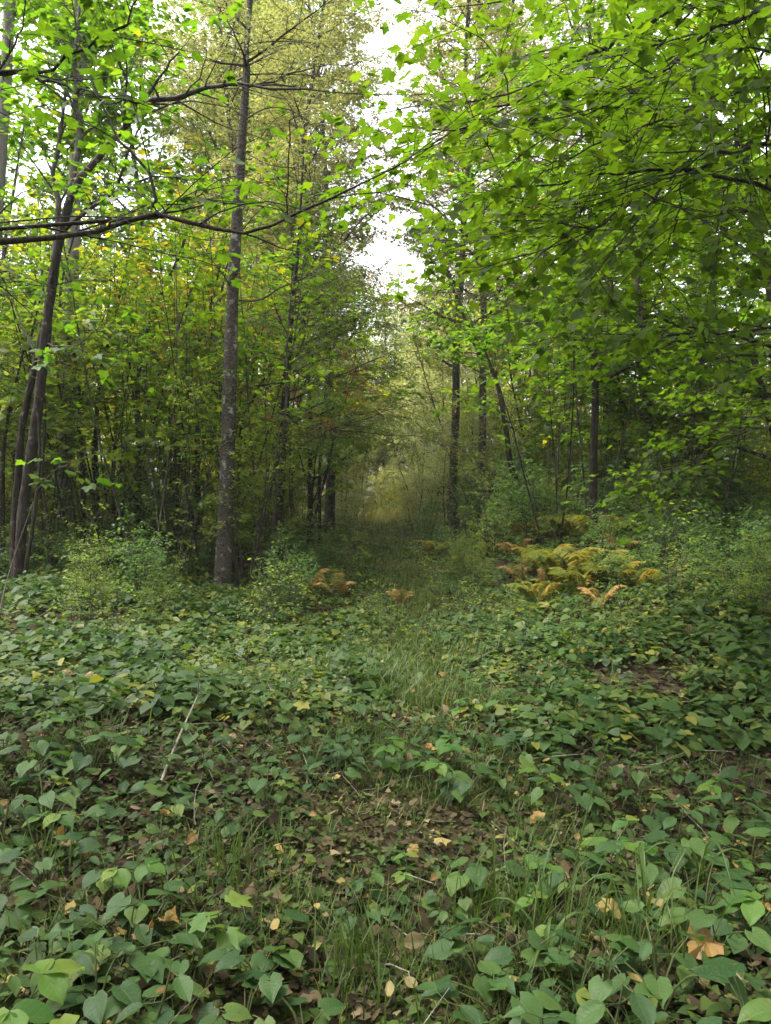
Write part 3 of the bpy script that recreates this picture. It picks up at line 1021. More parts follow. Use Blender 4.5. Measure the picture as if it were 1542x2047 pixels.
for k, (pts, y, r0) in enumerate((
        ([(168, 1085), (166, 960), (160, 860), (155, 740), (120, 600)], 13.0, .045),
        ([(193, 1065), (193, 960), (192, 880), (200, 760), (228, 640)], 14.0, .055),
        ([(272, 1000), (278, 900), (275, 800), (285, 700), (318, 600), (370, 480)], 14.5, .070),
        ([(345, 990), (355, 900), (362, 830), (380, 760), (395, 700), (425, 600)], 15.0, .075),
        ([(400, 1010), (395, 880), (402, 800), (420, 700), (440, 600)], 16.0, .06),
        ([(475, 1000), (482, 870), (505, 800), (545, 740), (600, 700)], 15.0, .045),
        ([(8, 1120), (6, 960), (14, 850), (38, 740)], 11.5, .035),
        ([(108, 1130), (95, 1030), (85, 960), (90, 800), (60, 700)], 11.0, .022),
        ([(640, 1010), (640, 930), (655, 850), (650, 760)], 19.0, .05),
        ([(1128, 1000), (1126, 900), (1130, 800), (1118, 700)], 20.0, .06))):
    lab = ['thin dark forked stem just right of the twin-stemmed tree', 'second thin dark stem right of the twin-stemmed tree',
           'dark stem fanning into many upright branches midway between the two nearest trunks', 'short dark trunk forking into a wide vee before yellow leaves',
           'slender dark stem rising close to the left side of the pine', 'slender stem leaning right from behind the pine',
           'thin pole-like stem at the left edge beside the twin-stemmed tree', 'thin curved stem crossing in front of the left understory',
           'slender stem behind the browned evergreen by the path', 'thin upright stem right of the leaning slender tree'][k]
    slim_tree('slender_tree', lab, pts, y, r0, .012, 'bark_dark', ('understory', 'yellowing', 'yellowing', 'yellowing', 'maple', 'understory', 'understory', 'understory', 'maple', 'maple')[k],
              8, 1.7, .45, .10, 220 + k, (.3, .2, 1.6), tint=(.55, .2))

# ------------------------------------------------------------------ the wood behind
rng = RS(77)
taken = [(-1.3, 10.8), (-4.8, 9.6), (-2.0, 13), (3.3, 17.5), (5.6, 15.5), (6.3, 21), (7.9, 18), (-6.1, 14), (-7, 13)]


def free(x, y, gap):
    for a, b in taken:
        if (a - x) ** 2 + (b - y) ** 2 < gap * gap:
            return False
    taken.append((x, y))
    return True


def side_word(x):
    return 'left of the path' if x < 0 else 'right of the path'


def top_limit(x, y):
    """keeps the pieces of open sky above the path open"""
    u = CX + F * x / y
    lim = -900
    if 620 < u < 800:
        lim = 250
    elif 830 <= u < 920:
        lim = 520
    return CAM_H + (985 - lim) / F * y


NAT = {'maple': 9.5, 'yellow': 8.5, 'tall': 17, 'fine': 20, 'shrub': 2.6, 'brush': 5.2, 'sapling': 1.5, 'bush': 3.4, 'leafy': 2.3, 'lit_pale': 9.0, 'pole': 6.5, 'high': 11}
WORD = {'maple': ('green spreading maple', 'green maples'), 'yellow': ('yellowing many-stemmed maple', 'yellowing maples'), 'tall': ('tall broad-leaved tree', 'tall broad-leaved trees'),
        'fine': ('tall pale fine-leaved tree', 'tall fine-leaved trees'), 'shrub': ('low leafy many-stemmed shrub', 'low shrubs'), 'brush': ('high thin-stemmed shrub', 'high shrubs'),
        'lit_pale': ('pale grey-green bushy tree', 'pale bushy trees'), 'pole': ('thin pole-stemmed young maple', 'thin young maples'), 'leafy': ('bright green broad-leaved shrub', 'broad-leaved shrubs'),
        'high': ('high-crowned maple', 'high-crowned maples'), 'bush': ('rounded yellow-green bush', 'yellow-green bushes'), 'sapling': ('small single-stemmed sapling', 'saplings')}


def zone(x, y):
    """where among the trees one can point at, seen from the front"""
    if y < 1:
        return 'beside or behind the camera'
    u = CX + F * x / y
    for lim, w in ((-20, 'outside the picture left'), (110, 'by the twin-stemmed tree'), (300, 'between twin-stemmed tree and pine'), (440, 'just left of the pine'),
                   (600, 'just right of the pine'), (771, 'on the left of the path'), (950, 'on the right of the path'), (1120, 'behind the left fern bank'),
                   (1290, 'behind the right fern bank'), (1560, 'right of the knotty trunk')):
        if u < lim:
            return w
    return 'outside the picture right'


COUNT = {}


def GAP(x, y):
    """open strips in the wood where light comes down to the floor"""
    return y < 26.5 + .8 * math.sin(x * .9) or 33 < y < 55 or (y < 36 and abs(x) < 8) or (-.03 * y < x < .17 * y and 18 < y < 50)



def put(kind, x, y, s=None):
    s = s or rng.uniform(.82, 1.2)
    lim = top_limit(x, y) if kind != 'fine' else 99
    if NAT[kind] * s > lim:
        s = lim / NAT[kind]
        if s < .15:
            return
    far = 'far back' if y > 30 else ('midway back' if y > 17 else ('near' if y > 11.5 else 'at the front'))
    w, g = WORD[kind]
    lab = '%s %s, %s' % (w, zone(x, y), far)
    grp = '%s %s, %s' % (g, zone(x, y), far)
    i = COUNT[kind] = COUNT.get(kind, -1) + 1
    place(kind, i, x, y, rng.uniform(0, 6.28), s, lab, grp)


# far end of the path: bright pale growth round the clearing
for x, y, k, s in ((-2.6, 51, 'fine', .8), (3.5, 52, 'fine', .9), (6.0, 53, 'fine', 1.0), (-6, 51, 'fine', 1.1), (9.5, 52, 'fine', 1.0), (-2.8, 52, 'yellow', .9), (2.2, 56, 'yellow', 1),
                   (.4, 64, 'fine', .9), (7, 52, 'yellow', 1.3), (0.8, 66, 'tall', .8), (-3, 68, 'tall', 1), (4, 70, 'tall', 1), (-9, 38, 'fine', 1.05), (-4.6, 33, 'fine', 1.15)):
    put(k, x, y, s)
for x, y, k, s in ((-1.9, 18.6, 'maple', .95), (4.9, 22, 'yellow', .95),  
                   (2.6, 40, 'lit_pale', 1.1), (4.4, 38, 'lit_pale', 1.25), (6.4, 38, 'yellow', 1.4), (1.5, 51, 'lit_pale', 1.2), (-3.6, 44, 'yellow', 1.3), (-1.9, 52, 'lit_pale', 1.2), (3.4, 45, 'lit_pale', 1.5), (5.6, 46, 'yellow', 1.6), (.1, 58, 'lit_pale', 1.5), (.2, 57, 'yellow', 1.5), (-2.6, 57, 'yellow', 1.6), (2.8, 56, 'yellow', 1.5), (-1, 60, 'tall', 1.0), (1.8, 62, 'tall', 1.0), (6.0, 27, 'yellow', .9), (-2.75, 20, 'fine', .85), (.55, 62, 'fine', 1.0), (-1.6, 21.2, 'fine', .95), (2.1, 22.5, 'fine', .95), (2.65, 20.5, 'fine', .85), (-4.6, 24.5, 'fine', 1.05), (6.4, 31, 'fine', 1.3),  (-6.0, 34, 'fine', 1.3), (7.0, 34, 'fine', 1.4), (-6, 30, 'fine', 1.3), (-2.2, 60, 'fine', .9), (5.5, 60, 'fine', 1.0), (2.6, 55, 'fine', .85), (4.2, 56, 'fine', .9),
                   (3.7, 13.2, 'high', .85), (5.9, 10.6, 'high', .95), (7.6, 13.5, 'maple', 1.05), (6.3, 22.8, 'maple', .9), (8.4, 17.5, 'maple', .95), (5.6, 16.6, 'maple', .75),
                   (-3.9, 16.0, 'yellow', .75), (-6.5, 17.2, 'yellow', .95), (-9.5, 15, 'yellow', 1.0), (-6.6, 21.5, 'yellow', .95), (-4.4, 23.5, 'yellow', .95), (-5.5, 27, 'yellow', 1.2), (-8, 27.5, 'yellow', 1.3), (-11, 27, 'yellow', 1.25), (-14, 27, 'tall', .9), (-6.8, 29, 'tall', 1.35), (-10, 30, 'tall', 1.4), (-14, 30, 'tall', 1.4), (-4.4, 31, 'tall', 1.3), (-2.1, 24, 'lit_pale', .5), (2.1, 25, 'lit_pale', .5), (-1.7, 29.5, 'lit_pale', .6), (1.75, 30, 'lit_pale', .55), (-2.5, 20.5, 'lit_pale', .42), (2.7, 19.6, 'lit_pale', .40), (1.5, 35, 'lit_pale', .6), (-1.6, 36, 'lit_pale', .7)):
    if free(x, y, .8):
        put(k, x, y, s)
# unseen trees of the wood, added behind and beside the camera to block light
for x, y, k, s in ((-4.5, -4, 'tall', 1), (4.8, -3.5, 'tall', 1.05), (-9.5, .5, 'tall', 1.1), (9.5, 1.0, 'tall', 1.0), (-1.5, -11, 'tall', 1.1), (7, -10, 'tall', 1.0), (8.8, 6.8, 'maple', 1.1), (-8, -12, 'maple', 1.2), (4, -14, 'maple', 1.2)):
    w, g = WORD[k]
    i = COUNT[k] = COUNT.get(k, -1) + 1
    place(k, i, x, y, rng.uniform(0, 6.28), s, w + ' beside or behind the camera', g + ' beside or behind the camera')
n = 0
for _ in range(3000):
    y = rng.uniform(26, 64)
    x = rng.uniform(-1, 1) * (.56 * y + 3)
    if abs(x - path_x(y)) < 2.3 + .02 * y or GAP(x, y) or not free(x, y, 1.6 + .025 * y):
        continue
    r = rng.uniform()
    if y < 26:
        k = 'maple' if r < .35 else ('yellow' if r < (.75 if x < 0 else .5) else ('brush' if r < .88 else 'tall'))
    elif y < 42:
        k = 'maple' if r < .22 else ('yellow' if r < .55 else ('tall' if r < .8 else 'fine'))
    else:
        k = 'yellow' if r < .3 else ('tall' if r < .7 else 'fine')
    put(k, x, y)
    n += 1
    if n >= 150:
        break
# bright bushes where the path ends
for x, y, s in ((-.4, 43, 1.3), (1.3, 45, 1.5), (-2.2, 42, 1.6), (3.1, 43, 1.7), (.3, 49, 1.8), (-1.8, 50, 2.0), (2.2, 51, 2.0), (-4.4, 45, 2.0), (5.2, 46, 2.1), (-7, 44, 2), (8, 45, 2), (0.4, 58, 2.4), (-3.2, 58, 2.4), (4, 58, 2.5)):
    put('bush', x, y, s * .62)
# high and low shrubs, saplings
n = 0
for _ in range(4000):
    y = 9.5 + 24 * rng.uniform() ** 1.3
    x = rng.uniform(-1, 1) * (.55 * y + 1.5)
    left = x < 0
    if abs(x - path_x(y)) < 1.7 + .02 * y or not free(x, y, .62):
        continue
    if not left and y < 12.5:
        continue
    u = CX + F * x / y
    if 360 < u < 540 and y < 10.8 or u < 110 and y < 10.0:
        continue
    r = rng.uniform()
    k = 'shrub' if r < .50 else ('bush' if r < .56 and not (x < 0 and y < 18) else ('sapling' if r < .82 else 'brush'))
    put(k, x, y, rng.uniform(.5, .9) if k in ('shrub', 'bush') else rng.uniform(.7, 1.1))
    n += 1
    if n >= 165:
        break
# leafy bushes behind the fern bank
for x, y, s in ((2.9, 16.8, .8), (3.9, 18.6, 1.0), (4.9, 17.2, .85), (5.6, 19.4, 1.05), (6.9, 18.2, .95), (3.3, 20.8, 1.1), (4.6, 21.5, 1.15), (6.3, 21.8, 1.1), (2.3, 19.2, .7), (8.2, 19.6, 1.0), (5.0, 14.6, .6), (6.6, 15.6, .7), (5.2, 12.6, .55), (6.4, 11.8, .5), (6.9, 13.8, .75), (4.7, 11.4, .38), (7.4, 15.2, .8), (3.9, 15.4, .55)):
    put('leafy', x, y, s * .95)
# thin upright stems in the left and right understory
n = 0
for _ in range(2000):
    y = rng.uniform(10.6, 17.5)
    left = rng.uniform() < .75
    x = -rng.uniform(.10, .53) * y if left else rng.uniform(.22, .52) * y
    u = CX + F * x / y
    if (385 < u < 500 and y < 11.5) or not free(x, y, .42):
        continue
    put('pole', x, y, rng.uniform(.75, 1.15))
    n += 1
    if n >= 42:
        break
# leafy undergrowth along the edge of the wood
n = 0
for _ in range(3000):
    y = rng.uniform(8.6, 13.5)
    left = rng.uniform() < .45
    x = -rng.uniform(.09, .54) * y if left else rng.uniform(.30, .53) * y
    u = CX + F * x / y
    if (395 < u < 490 and y < 10.9) or (u < 110 and y < 9.7) or not free(x, y, .45):
        continue
    put('leafy', x, y, rng.uniform(.2, .4))
    n += 1
    if n >= 36:
        break
# leafy shrubs filling the wood between the trunks down to the floor
n = 0
for _ in range(3000):
    y = rng.uniform(12.5, 21)
    left = rng.uniform() < .6
    x = -rng.uniform(.11, .54) * y if left else rng.uniform(.16, .54) * y
    if not free(x, y, .5):
        continue
    put('leafy' if rng.uniform() < .7 else 'bush', x, y, rng.uniform(.5, 1.05))
    n += 1
    if n >= 52:
        break
# bright low growth leaning into the far end of the path
for x, y, k, s in ((-.95, 27, 'lit_pale', .24), (1.05, 26.5, 'lit_pale', .26), (-.75, 30, 'bush', .45), (.95, 30.5, 'bush', .5), (-1.3, 25, 'leafy', .5), (1.35, 24, 'leafy', .55), (.15, 37, 'bush', .55), (-.6, 39, 'lit_pale', .3), (.8, 40, 'lit_pale', .35),
                   (-1.2, 21, 'leafy', .4), (1.3, 20.3, 'leafy', .38), (-1.1, 17.2, 'leafy', .3), (1.25, 16.2, 'leafy', .28), (-1.05, 14, 'leafy', .22)):
    put(k, x, y, s)
# low growth closing in on both sides of the path
n = 0
for _ in range(3000):
    y = rng.uniform(7.2, 17)
    x = rng.uniform(-1, 1) * (.52 * y)
    if abs(x - path_x(y)) < .75 + .02 * y or (-1.0 < x < 3.0 and y < 9.5) or not free(x, y, .55):
        continue
    u = CX + F * x / y
    if (360 < u < 540 and y < 10.8) or (u < 130 and y < 9.8) or (960 < u < 1290 and y < 13.5):
        continue
    r = rng.uniform()
    put('shrub' if r < .60 else ('bush' if r < .65 and x > 0 else 'sapling'), x, y, rng.uniform(.16, .34) if r < .65 else rng.uniform(.4, .8))
    n += 1
    if n >= 75:
        break
for kind in PROTOS:
    for p in PROTOS[kind]:
        if p.name not in FIRST:
            for ch in list(p.children):
                bpy.data.objects.remove(ch)
            bpy.data.objects.remove(p)

# the wood beyond, which reads as one mass of leaves
mb = MB()
n = 26000
y = rng.uniform(66, 95, n)
x = rng.uniform(-1, 1, n) * 62
top = 13 + 9 * noise2(x, y, 7, 5)
z = rng.uniform(0, 1, n) ** .8 * top
keep_ = noise2(x, z, 2.2, 8) > .25
P = np.stack([x, y, z], -1)[keep_]
k = len(P)
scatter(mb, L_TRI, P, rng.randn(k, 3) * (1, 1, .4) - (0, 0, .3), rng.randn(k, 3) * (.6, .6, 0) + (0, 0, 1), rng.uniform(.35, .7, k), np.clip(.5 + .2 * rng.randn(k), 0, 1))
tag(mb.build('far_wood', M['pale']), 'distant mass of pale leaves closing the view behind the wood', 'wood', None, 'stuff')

# ------------------------------------------------------------------ plants on the wood floor
def broad_leaf(seed, wide, lobe, tipw, droop, mat, lobed=0.0, tint=.5):
    """a leaf blade of 48 triangles with midrib fold, wavy edge and drooping tip; length 1"""
    rng = RS(seed)
    t = np.array([0, .10, .27, .50, .74, .90, 1.0])
    w = wide * np.array([.36, .80, 1.0, .88, .50, .20, .012]) if lobe > .05 else wide * np.array([.05, .50, .88, 1.0, .66, .27, .012])
    if tipw:
        w[4:6] *= tipw
    c = np.array([-1, -.55, 0, .55, 1])
    X = w[:, None] * c[None] * (1 + .05 * rng.randn(7, 5))
    Y = t[:, None] - lobe * (np.abs(c)[None] ** 1.5) * (1 - t[:, None]) ** 3
    if lobed:
        Y = Y + lobed * (np.abs(c)[None] > .9) * np.array([0, .12, -.05, .12, -.05, .05, 0])[:, None]
        X = X * (1 + lobed * (np.abs(c)[None] > .9) * np.array([0, .35, -.25, .45, -.30, .2, 0])[:, None])
    Z = .30 * np.abs(X) - droop * t[:, None] ** 2 - .5 * np.maximum(np.abs(X) - .28, 0) + .022 * rng.randn(7, 5)
    Z[:, 2] -= .02
    v = np.stack([X, Y, Z], -1).reshape(-1, 3)
    i = (np.arange(6)[:, None] * 5 + np.arange(4)[None]).reshape(-1)
    mb = MB()
    mb.add(v, None, np.stack([i, i + 1, i + 6, i + 5], -1), tint)
    return mb.mesh('leaf', mat)


import mathutils


def frame(d, nrm, s, pos):
    d = unit(d)
    x = unit(np.cross(d, nrm))
    z = np.cross(x, d)
    return mathutils.Matrix(((x[0] * s, d[0] * s, z[0] * s, pos[0]), (x[1] * s, d[1] * s, z[1] * s, pos[1]), (x[2] * s, d[2] * s, z[2] * s, pos[2]), (0, 0, 0, 1)))


def make_plant(seed, name, cat, meshes, n, h, reach, size, form):
    """stem with petioles, each leaf an object of its own"""
    rng = RS(seed)
    root = thing(name, 'x', cat)
    st = MB()
    lv = []
    if form == 'rosette':
        for i in range(n):
            a = i * 2.4 + rng.uniform(-.5, .5)
            hh = h * rng.uniform(.55, 1.1)
            rr = reach * rng.uniform(.4, 1.1)
            tip = np.array([rr * math.cos(a), rr * math.sin(a), hh])
            tube(st, bez([(0, 0, -.02), (tip[0] * .35, tip[1] * .35, hh * .7), tip], 6), np.linspace(.0035, .002, 6), 4, cap=False)
            d = np.array([math.cos(a + rng.uniform(-.6, .6)), math.sin(a + rng.uniform(-.6, .6)), rng.uniform(-.45, .1)])
            lv.append((tip, d, np.array([rng.uniform(-.3, .3), rng.uniform(-.45, .15), 1]), size * rng.uniform(.7, 1.2)))
    elif form == 'pairs':
        ax = wiggle(rng, (0, 0, -.02), (.15 * rng.randn(), .15 * rng.randn(), 1), h, 6, .06)
        tube(st, ax, np.linspace(.0045, .002, 7), 5, cap=False)
        m = max(2, n // 2)
        for j in range(m):
            P, D = along(ax, [.35 + .64 * j / max(1, m - 1)])
            a0 = j * 1.57 + rng.uniform(-.3, .3)
            for s in (0, math.pi):
                a = a0 + s
                tip = P[0] + np.array([math.cos(a), math.sin(a), .25]) * reach * .35
                tube(st, np.array([P[0], tip]), [.002, .0015], 3, cap=False)
                lv.append((tip, np.array([math.cos(a), math.sin(a), rng.uniform(-.4, 0)]), np.array([rng.uniform(-.25, .25), rng.uniform(-.3, .1), 1]), size * rng.uniform(.75, 1.15) * (1.1 - .3 * j / m)))
    else:  # whorl of three or five leaves on one stalk, two or three stalks
        for q in range(max(1, n // 3)):
            a1 = q * 2.2 + rng.uniform(0, 1)
            tip = np.array([reach * .5 * math.cos(a1), reach * .5 * math.sin(a1), h * rng.uniform(.7, 1.1)])
            tube(st, bez([(0, 0, -.02), tip * (.4, .4, .6), tip], 6), np.linspace(.003, .002, 6), 4, cap=False)
            for j in range(3):
                a = a1 + (j - 1) * 1.35 + rng.uniform(-.15, .15)
                lv.append((tip, np.array([math.cos(a), math.sin(a), rng.uniform(-.35, -.05)]), np.array([0, rng.uniform(-.2, .1), 1]), size * rng.uniform(.85, 1.1)))
    st.build('stem', M['stem'], root)
    for i, (p, d, nr, s) in enumerate(lv):
        o = link('leaf', meshes[(i + seed) % len(meshes)], root)
        o.matrix_local = frame(d, nr, s, p)
    note_kids(root)
    return root


H = M['herb_near']
LM = {
    'heart': [broad_leaf(300 + i, .46 + .03 * (i % 3), .17, 1, .18 + .06 * (i % 2), H, tint=.26 + .08 * i) for i in range(4)],
    'oval': [broad_leaf(320 + i, .30 + .03 * (i % 2), .03, 1, .2, H, tint=.22 + .1 * i) for i in range(4)],
    'nettle': [broad_leaf(340 + i, .36, .08, .9, .22, H, tint=.28 + .08 * i) for i in range(3)],
    'light': [broad_leaf(360 + i, .38, .02, 1, .18, M['seedling'], tint=.25 + .1 * i) for i in range(3)],
    'lobed': [broad_leaf(380 + i, .52, .12, 1, .15, M['seedling'], lobed=1.0, tint=.35 + .16 * i) for i in range(3)],
}
PLANTS = {
    'heart': [make_plant(400 + i, 'heart_leaved_plant', 'plant', LM['heart'], 5 + i % 3, .11 + .025 * i, .14, .090, 'rosette') for i in range(5)],
    'oval': [make_plant(420 + i, 'oval_leaved_plant', 'plant', LM['oval'], 6 + 2 * (i % 2), .20, .12, .085, 'pairs') for i in range(3)],
    'nettle': [make_plant(440 + i, 'broad_leaved_plant', 'plant', LM['nettle'], 6, .15, .13, .082, 'rosette') for i in range(3)],
    'light': [make_plant(460 + i, 'three_leaved_plant', 'plant', LM['light'], 6, .17, .14, .085, 'whorl') for i in range(2)],
    'lobed': [make_plant(480 + i, 'maple_seedling', 'seedling', LM['lobed'], 4 + 2 * i, .14, .12, .075, 'pairs') for i in range(2)],
}
PWORD = {'heart': ('plant with broad heart-shaped leaves', 'heart-leaved plants'), 'oval': ('upright plant with paired oval leaves', 'oval-leaved plants'),
         'nettle': ('plant with broad pointed dark leaves', 'broad-leaved plants'), 'light': ('light green three-leaved plant', 'three-leaved plants'),
         'lobed': ('yellow-green maple seedling with lobed leaves', 'maple seedlings')}
started = set()


def plant(kind, i, x, y, rz, s, lab=None):
    p = PLANTS[kind][i % len(PLANTS[kind])]
    loc = (x, y, float(gz(x, y)))
    w, g = PWORD[kind]
    u = CX + F * x / y
    row = 'in the bottom row' if y < 2.2 else ('in the second row' if y < 2.9 else ('in the third row' if y < 3.8 else 'in the back row'))
    side = 'far left' if u < 310 else ('left of middle' if u < 620 else ('middle' if u < 920 else ('right of middle' if u < 1230 else 'far right')))
    grp = None if lab else '%s %s, %s' % (g, row, side)
    lab = lab or '%s %s, %s' % (w, row, side)
    if p.name in started:
        return copy_tree(p, loc, rz, s, lab, grp)
    started.add(p.name)
    p.location, p.rotation_euler, p.scale = loc, (0, 0, rz), (s,) * 3
    p['label'] = lab
    if grp:
        p['group'] = grp
    return p


rng = RS(9)
spots = []
tries = 0
while len(spots) < 292 and tries < 30000:
    tries += 1
    y = 1.45 + 3.6 * rng.uniform() ** .8
    x = rng.uniform(-1, 1) * (.54 * y + .12)
    dens = noise2(x, y, .55, 21) * .65 + noise2(x, y, 1.3, 22) * .35
    mid = math.exp(-((x - .02) / .6) ** 2) * smooth(y, 2.5, 3.4)
    if dens < .46 + .12 * mid or math.hypot(x, y) < 1.35:
        continue
    if any((x - a) ** 2 + (y - b) ** 2 < .0060 + .0040 * (y - 1.4) for a, b in spots):
        continue
    spots.append((x, y))
for i, (x, y) in enumerate(spots):
    r = rng.uniform()
    k = 'heart' if r < .42 else ('oval' if r < .64 else ('nettle' if r < .84 else ('light' if r < .93 else 'lobed')))
    s = rng.uniform(.52, 1.08) * (1.12 if y < 2.5 else 1) * (.8 + .5 * noise2(x, y, .8, 23))
    plant(k, i, x, y, rng.uniform(0, 6.28), s)
for kind in PLANTS:
    for p in PLANTS[kind]:
        if p.name not in started:
            for ch in list(p.children):
                bpy.data.objects.remove(ch)
            bpy.data.objects.remove(p)

# lower growth too dense to count: leaf rosettes from the front to the far end of the path
rng = RS(10)


def rosettes(n, ymin, ymax, power, hh, size, tpl, mb, cut, per, tints, seed, edge=0.0):
    y = ymin + (ymax - ymin) * rng.uniform(size=n) ** power
    x = rng.uniform(-1, 1, n) * (.60 * y + .8)
    d = noise2(x, y, .7, seed) * .6 + noise2(x, y, 2.1, seed + 1) * .4
    on_path = np.exp(-((x - path_x(y)) / .55) ** 2) * smooth(y, 3, 4.5)
    k = d > cut + .13 * on_path
    x, y, on_path = x[k], y[k], on_path[k]
    m = len(x)
    x, y, op = np.repeat(x, per), np.repeat(y, per), np.repeat(on_path, per)
    a = rng.uniform(0, 6.283, m * per)
    h = np.repeat(rng.uniform(.5, 1.2, m), per) * hh * rng.uniform(.55, 1.1, m * per) * (1 - .6 * op) * (1 + edge * smooth(np.abs(x), 1.5, 4))
    rr = rng.uniform(.02, .12, m * per) * (hh / .2) ** .5
    px, py = x + rr * np.cos(a), y + rr * np.sin(a)
    pos = np.stack([px, py, gz(px, py) + h], -1)
    dr = np.stack([np.cos(a), np.sin(a), rng.uniform(-.55, .15, m * per)], -1)
    nr = np.stack([.3 * rng.randn(m * per), .3 * rng.randn(m * per) - .1, np.ones(m * per)], -1)
    t = np.repeat(tints[0] + tints[1] * rng.randn(m), per) + .1 * rng.randn(m * per)
    scatter(mb, tpl, pos, dr, nr, size * rng.uniform(.6, 1.25, m * per), np.clip(t, 0, 1))
    return x, y


mb = MB()
rosettes(1900, 4.3, 9, 1.0, .16, .085, L_CORD, mb, .46, 6, (.38, .25), 31, .5)
rosettes(2300, 4.3, 9, 1.0, .13, .06, L_OVATE, mb, .44, 5, (.5, .25), 41, .5)
rosettes(1500, 4.3, 9, 1.0, .12, .07, L_CORD, mb, .20, 5, (.5, .25), 121, .3)
rosettes(5000, 8, 17, 1.0, .17, .08, L_CORD_LO, mb, .45, 5, (.46, .25), 51, .6)
rosettes(6000, 8, 17, 1.0, .13, .065, L_DIA, mb, .36, 4, (.55, .22), 61, .8)
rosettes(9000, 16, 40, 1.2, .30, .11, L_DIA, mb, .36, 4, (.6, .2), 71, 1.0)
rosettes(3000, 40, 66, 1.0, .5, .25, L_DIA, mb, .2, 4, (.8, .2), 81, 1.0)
rosettes(3800, 4.5, 14, 1.0, .10, .05, L_CORD_LO, mb, .42, 5, (.55, .25), 111, .2)
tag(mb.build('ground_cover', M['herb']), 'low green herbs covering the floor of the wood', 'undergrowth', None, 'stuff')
mb = MB()
rosettes(5200, 1.5, 5, 1.0, .045, .028, L_OVATE, mb, .22, 5, (.5, .25), 91)
rosettes(2600, 1.5, 5, 1.0, .06, .042, L_CORD_LO, mb, .34, 4, (.45, .25), 93)
rosettes(900, 1.5, 5, 1.0, .09, .055, L_CORD, mb, .48, 4, (.4, .2), 95)
rosettes(5000, 4.5, 11, 1.0, .07, .048, L_OVATE, mb, .30, 5, (.6, .25), 97)
tag(mb.build('small_herbs', M['moss']), 'tiny creeping herbs between the larger plants', 'undergrowth', None, 'stuff')

# dead leaves
rng = RS(12)
mb = MB()
for n, y0, y1, s in ((19000, 1.3, 5, .038), (11000, 4.5, 11, .055), (4000, 10, 24, .08)):
    y = rng.uniform(y0, y1, n)
    x = rng.uniform(-1, 1, n) * (.58 * y + .5)
    a = rng.uniform(0, 6.283, n)
    pos = np.stack([x, y, gz(x, y) + rng.uniform(.012, .06, n)], -1)
    d = np.stack([np.cos(a), np.sin(a), .35 * rng.randn(n)], -1)
    nr = np.stack([.7 * rng.randn(n), .7 * rng.randn(n), np.ones(n)], -1)
    t = np.clip(.42 + .26 * rng.randn(n), 0, 1)
    h_ = n // 2
    scatter(mb, L_MAPLE_LO, pos[:h_], d[:h_], nr[:h_], s * (.45 + 1.2 * rng.uniform(size=h_) ** 2.2), t[:h_])
    scatter(mb, L_OVATE, pos[h_:], d[h_:], nr[h_:], s * (.4 + 1.2 * rng.uniform(size=n - h_) ** 2), t[h_:])
tag(mb.build('leaf_litter', M['litter']), 'brown dead leaves lying on the soil', 'leaf litter', None, 'stuff')


# bits of dead twig among the litter
mb = MB()
for i in range(420):
    y = rng.uniform(1.4, 9)
    x = rng.uniform(-1, 1) * (.56 * y + .3)
    a = rng.uniform(0, 6.28)
    l = rng.uniform(.08, .45)
    p = wiggle(rng, (x, y, float(gz(x, y)) + .03), (math.cos(a), math.sin(a), rng.uniform(-.05, .25)), l, 4, .18)
    tube(mb, p, np.linspace(rng.uniform(.0015, .004), .001, 5), 4, rng.uniform(), cap=False)
tag(mb.build('twig_litter', M['dead']), 'thin dead twigs scattered over the soil', 'twigs', None, 'stuff')


# grass
def blades(mb, x, y, h, w, rng, bend=.5, tint=(.45, .2)):
    n = len(x)
    a = rng.uniform(0, 6.283, n)
    d = np.stack([np.cos(a), np.sin(a)], -1)
    p0 = np.stack([x, y, gz(x, y) - .01], -1)
    wv = np.stack([-np.sin(a), np.cos(a), np.zeros(n)], -1) * w[:, None]
    b = bend * rng.uniform(.2, 1.3, n)
    V = []
    for f, ww in ((0, 1.0), (.35, .95), (.7, .65), (1.0, .04)):
        lat = b * f ** 1.8 * h
        z = h * (f - .35 * b * f ** 2.5)
        c = p0 + np.stack([d[:, 0] * lat, d[:, 1] * lat, z], -1)
        V += [c - wv * ww, c + wv * ww]
    V = np.stack(V, 1)
    q = np.array([[0, 1, 3, 2], [2, 3, 5, 4], [4, 5, 7, 6]])
    Fq = (q[None] + (np.arange(n) * 8)[:, None, None]).reshape(-1, 4)
    mb.add(V.reshape(-1, 3), None, Fq, np.repeat(np.clip(tint[0] + tint[1] * rng.randn(n), 0, 1), 8))


rng = RS(13)
mb = MB()
for n, y0, y1, h0, pw in ((20000, 1.4, 6, .13, 1), (20000, 5, 16, .20, 1), (9000, 15, 45, .30, 1.2)):
    y = y0 + (y1 - y0) * rng.uniform(size=n) ** pw
    path_n = rng.uniform(size=n) < .62
    x = np.where(path_n, path_x(y) + rng.randn(n) * (.65 + .02 * y), rng.uniform(-1, 1, n) * (.56 * y + .3))
    k = noise2(x, y, .42, 33) * .6 + noise2(x, y, 1.4, 34) * .4 > .53
    x, y = x[k], y[k]
    blades(mb, x, y, h0 * rng.uniform(.4, 1.4, len(x)), (.0016 + .00022 * y) * rng.uniform(.7, 1.5, len(x)), rng, .8, (.45, .2))
y = 2.2 + 40 * rng.uniform(size=26000) ** 1.7
x = path_x(y) + rng.randn(26000) * (.42 + .012 * y)
k = noise2(x, y, .30, 39) > .30
x, y = x[k], y[k]
blades(mb, x, y, (.085 + .003 * y) * rng.uniform(.4, 1.5, len(x)), (.0013 + .00025 * y) * rng.uniform(.7, 1.5, len(x)), rng, .9, (.66, .18))
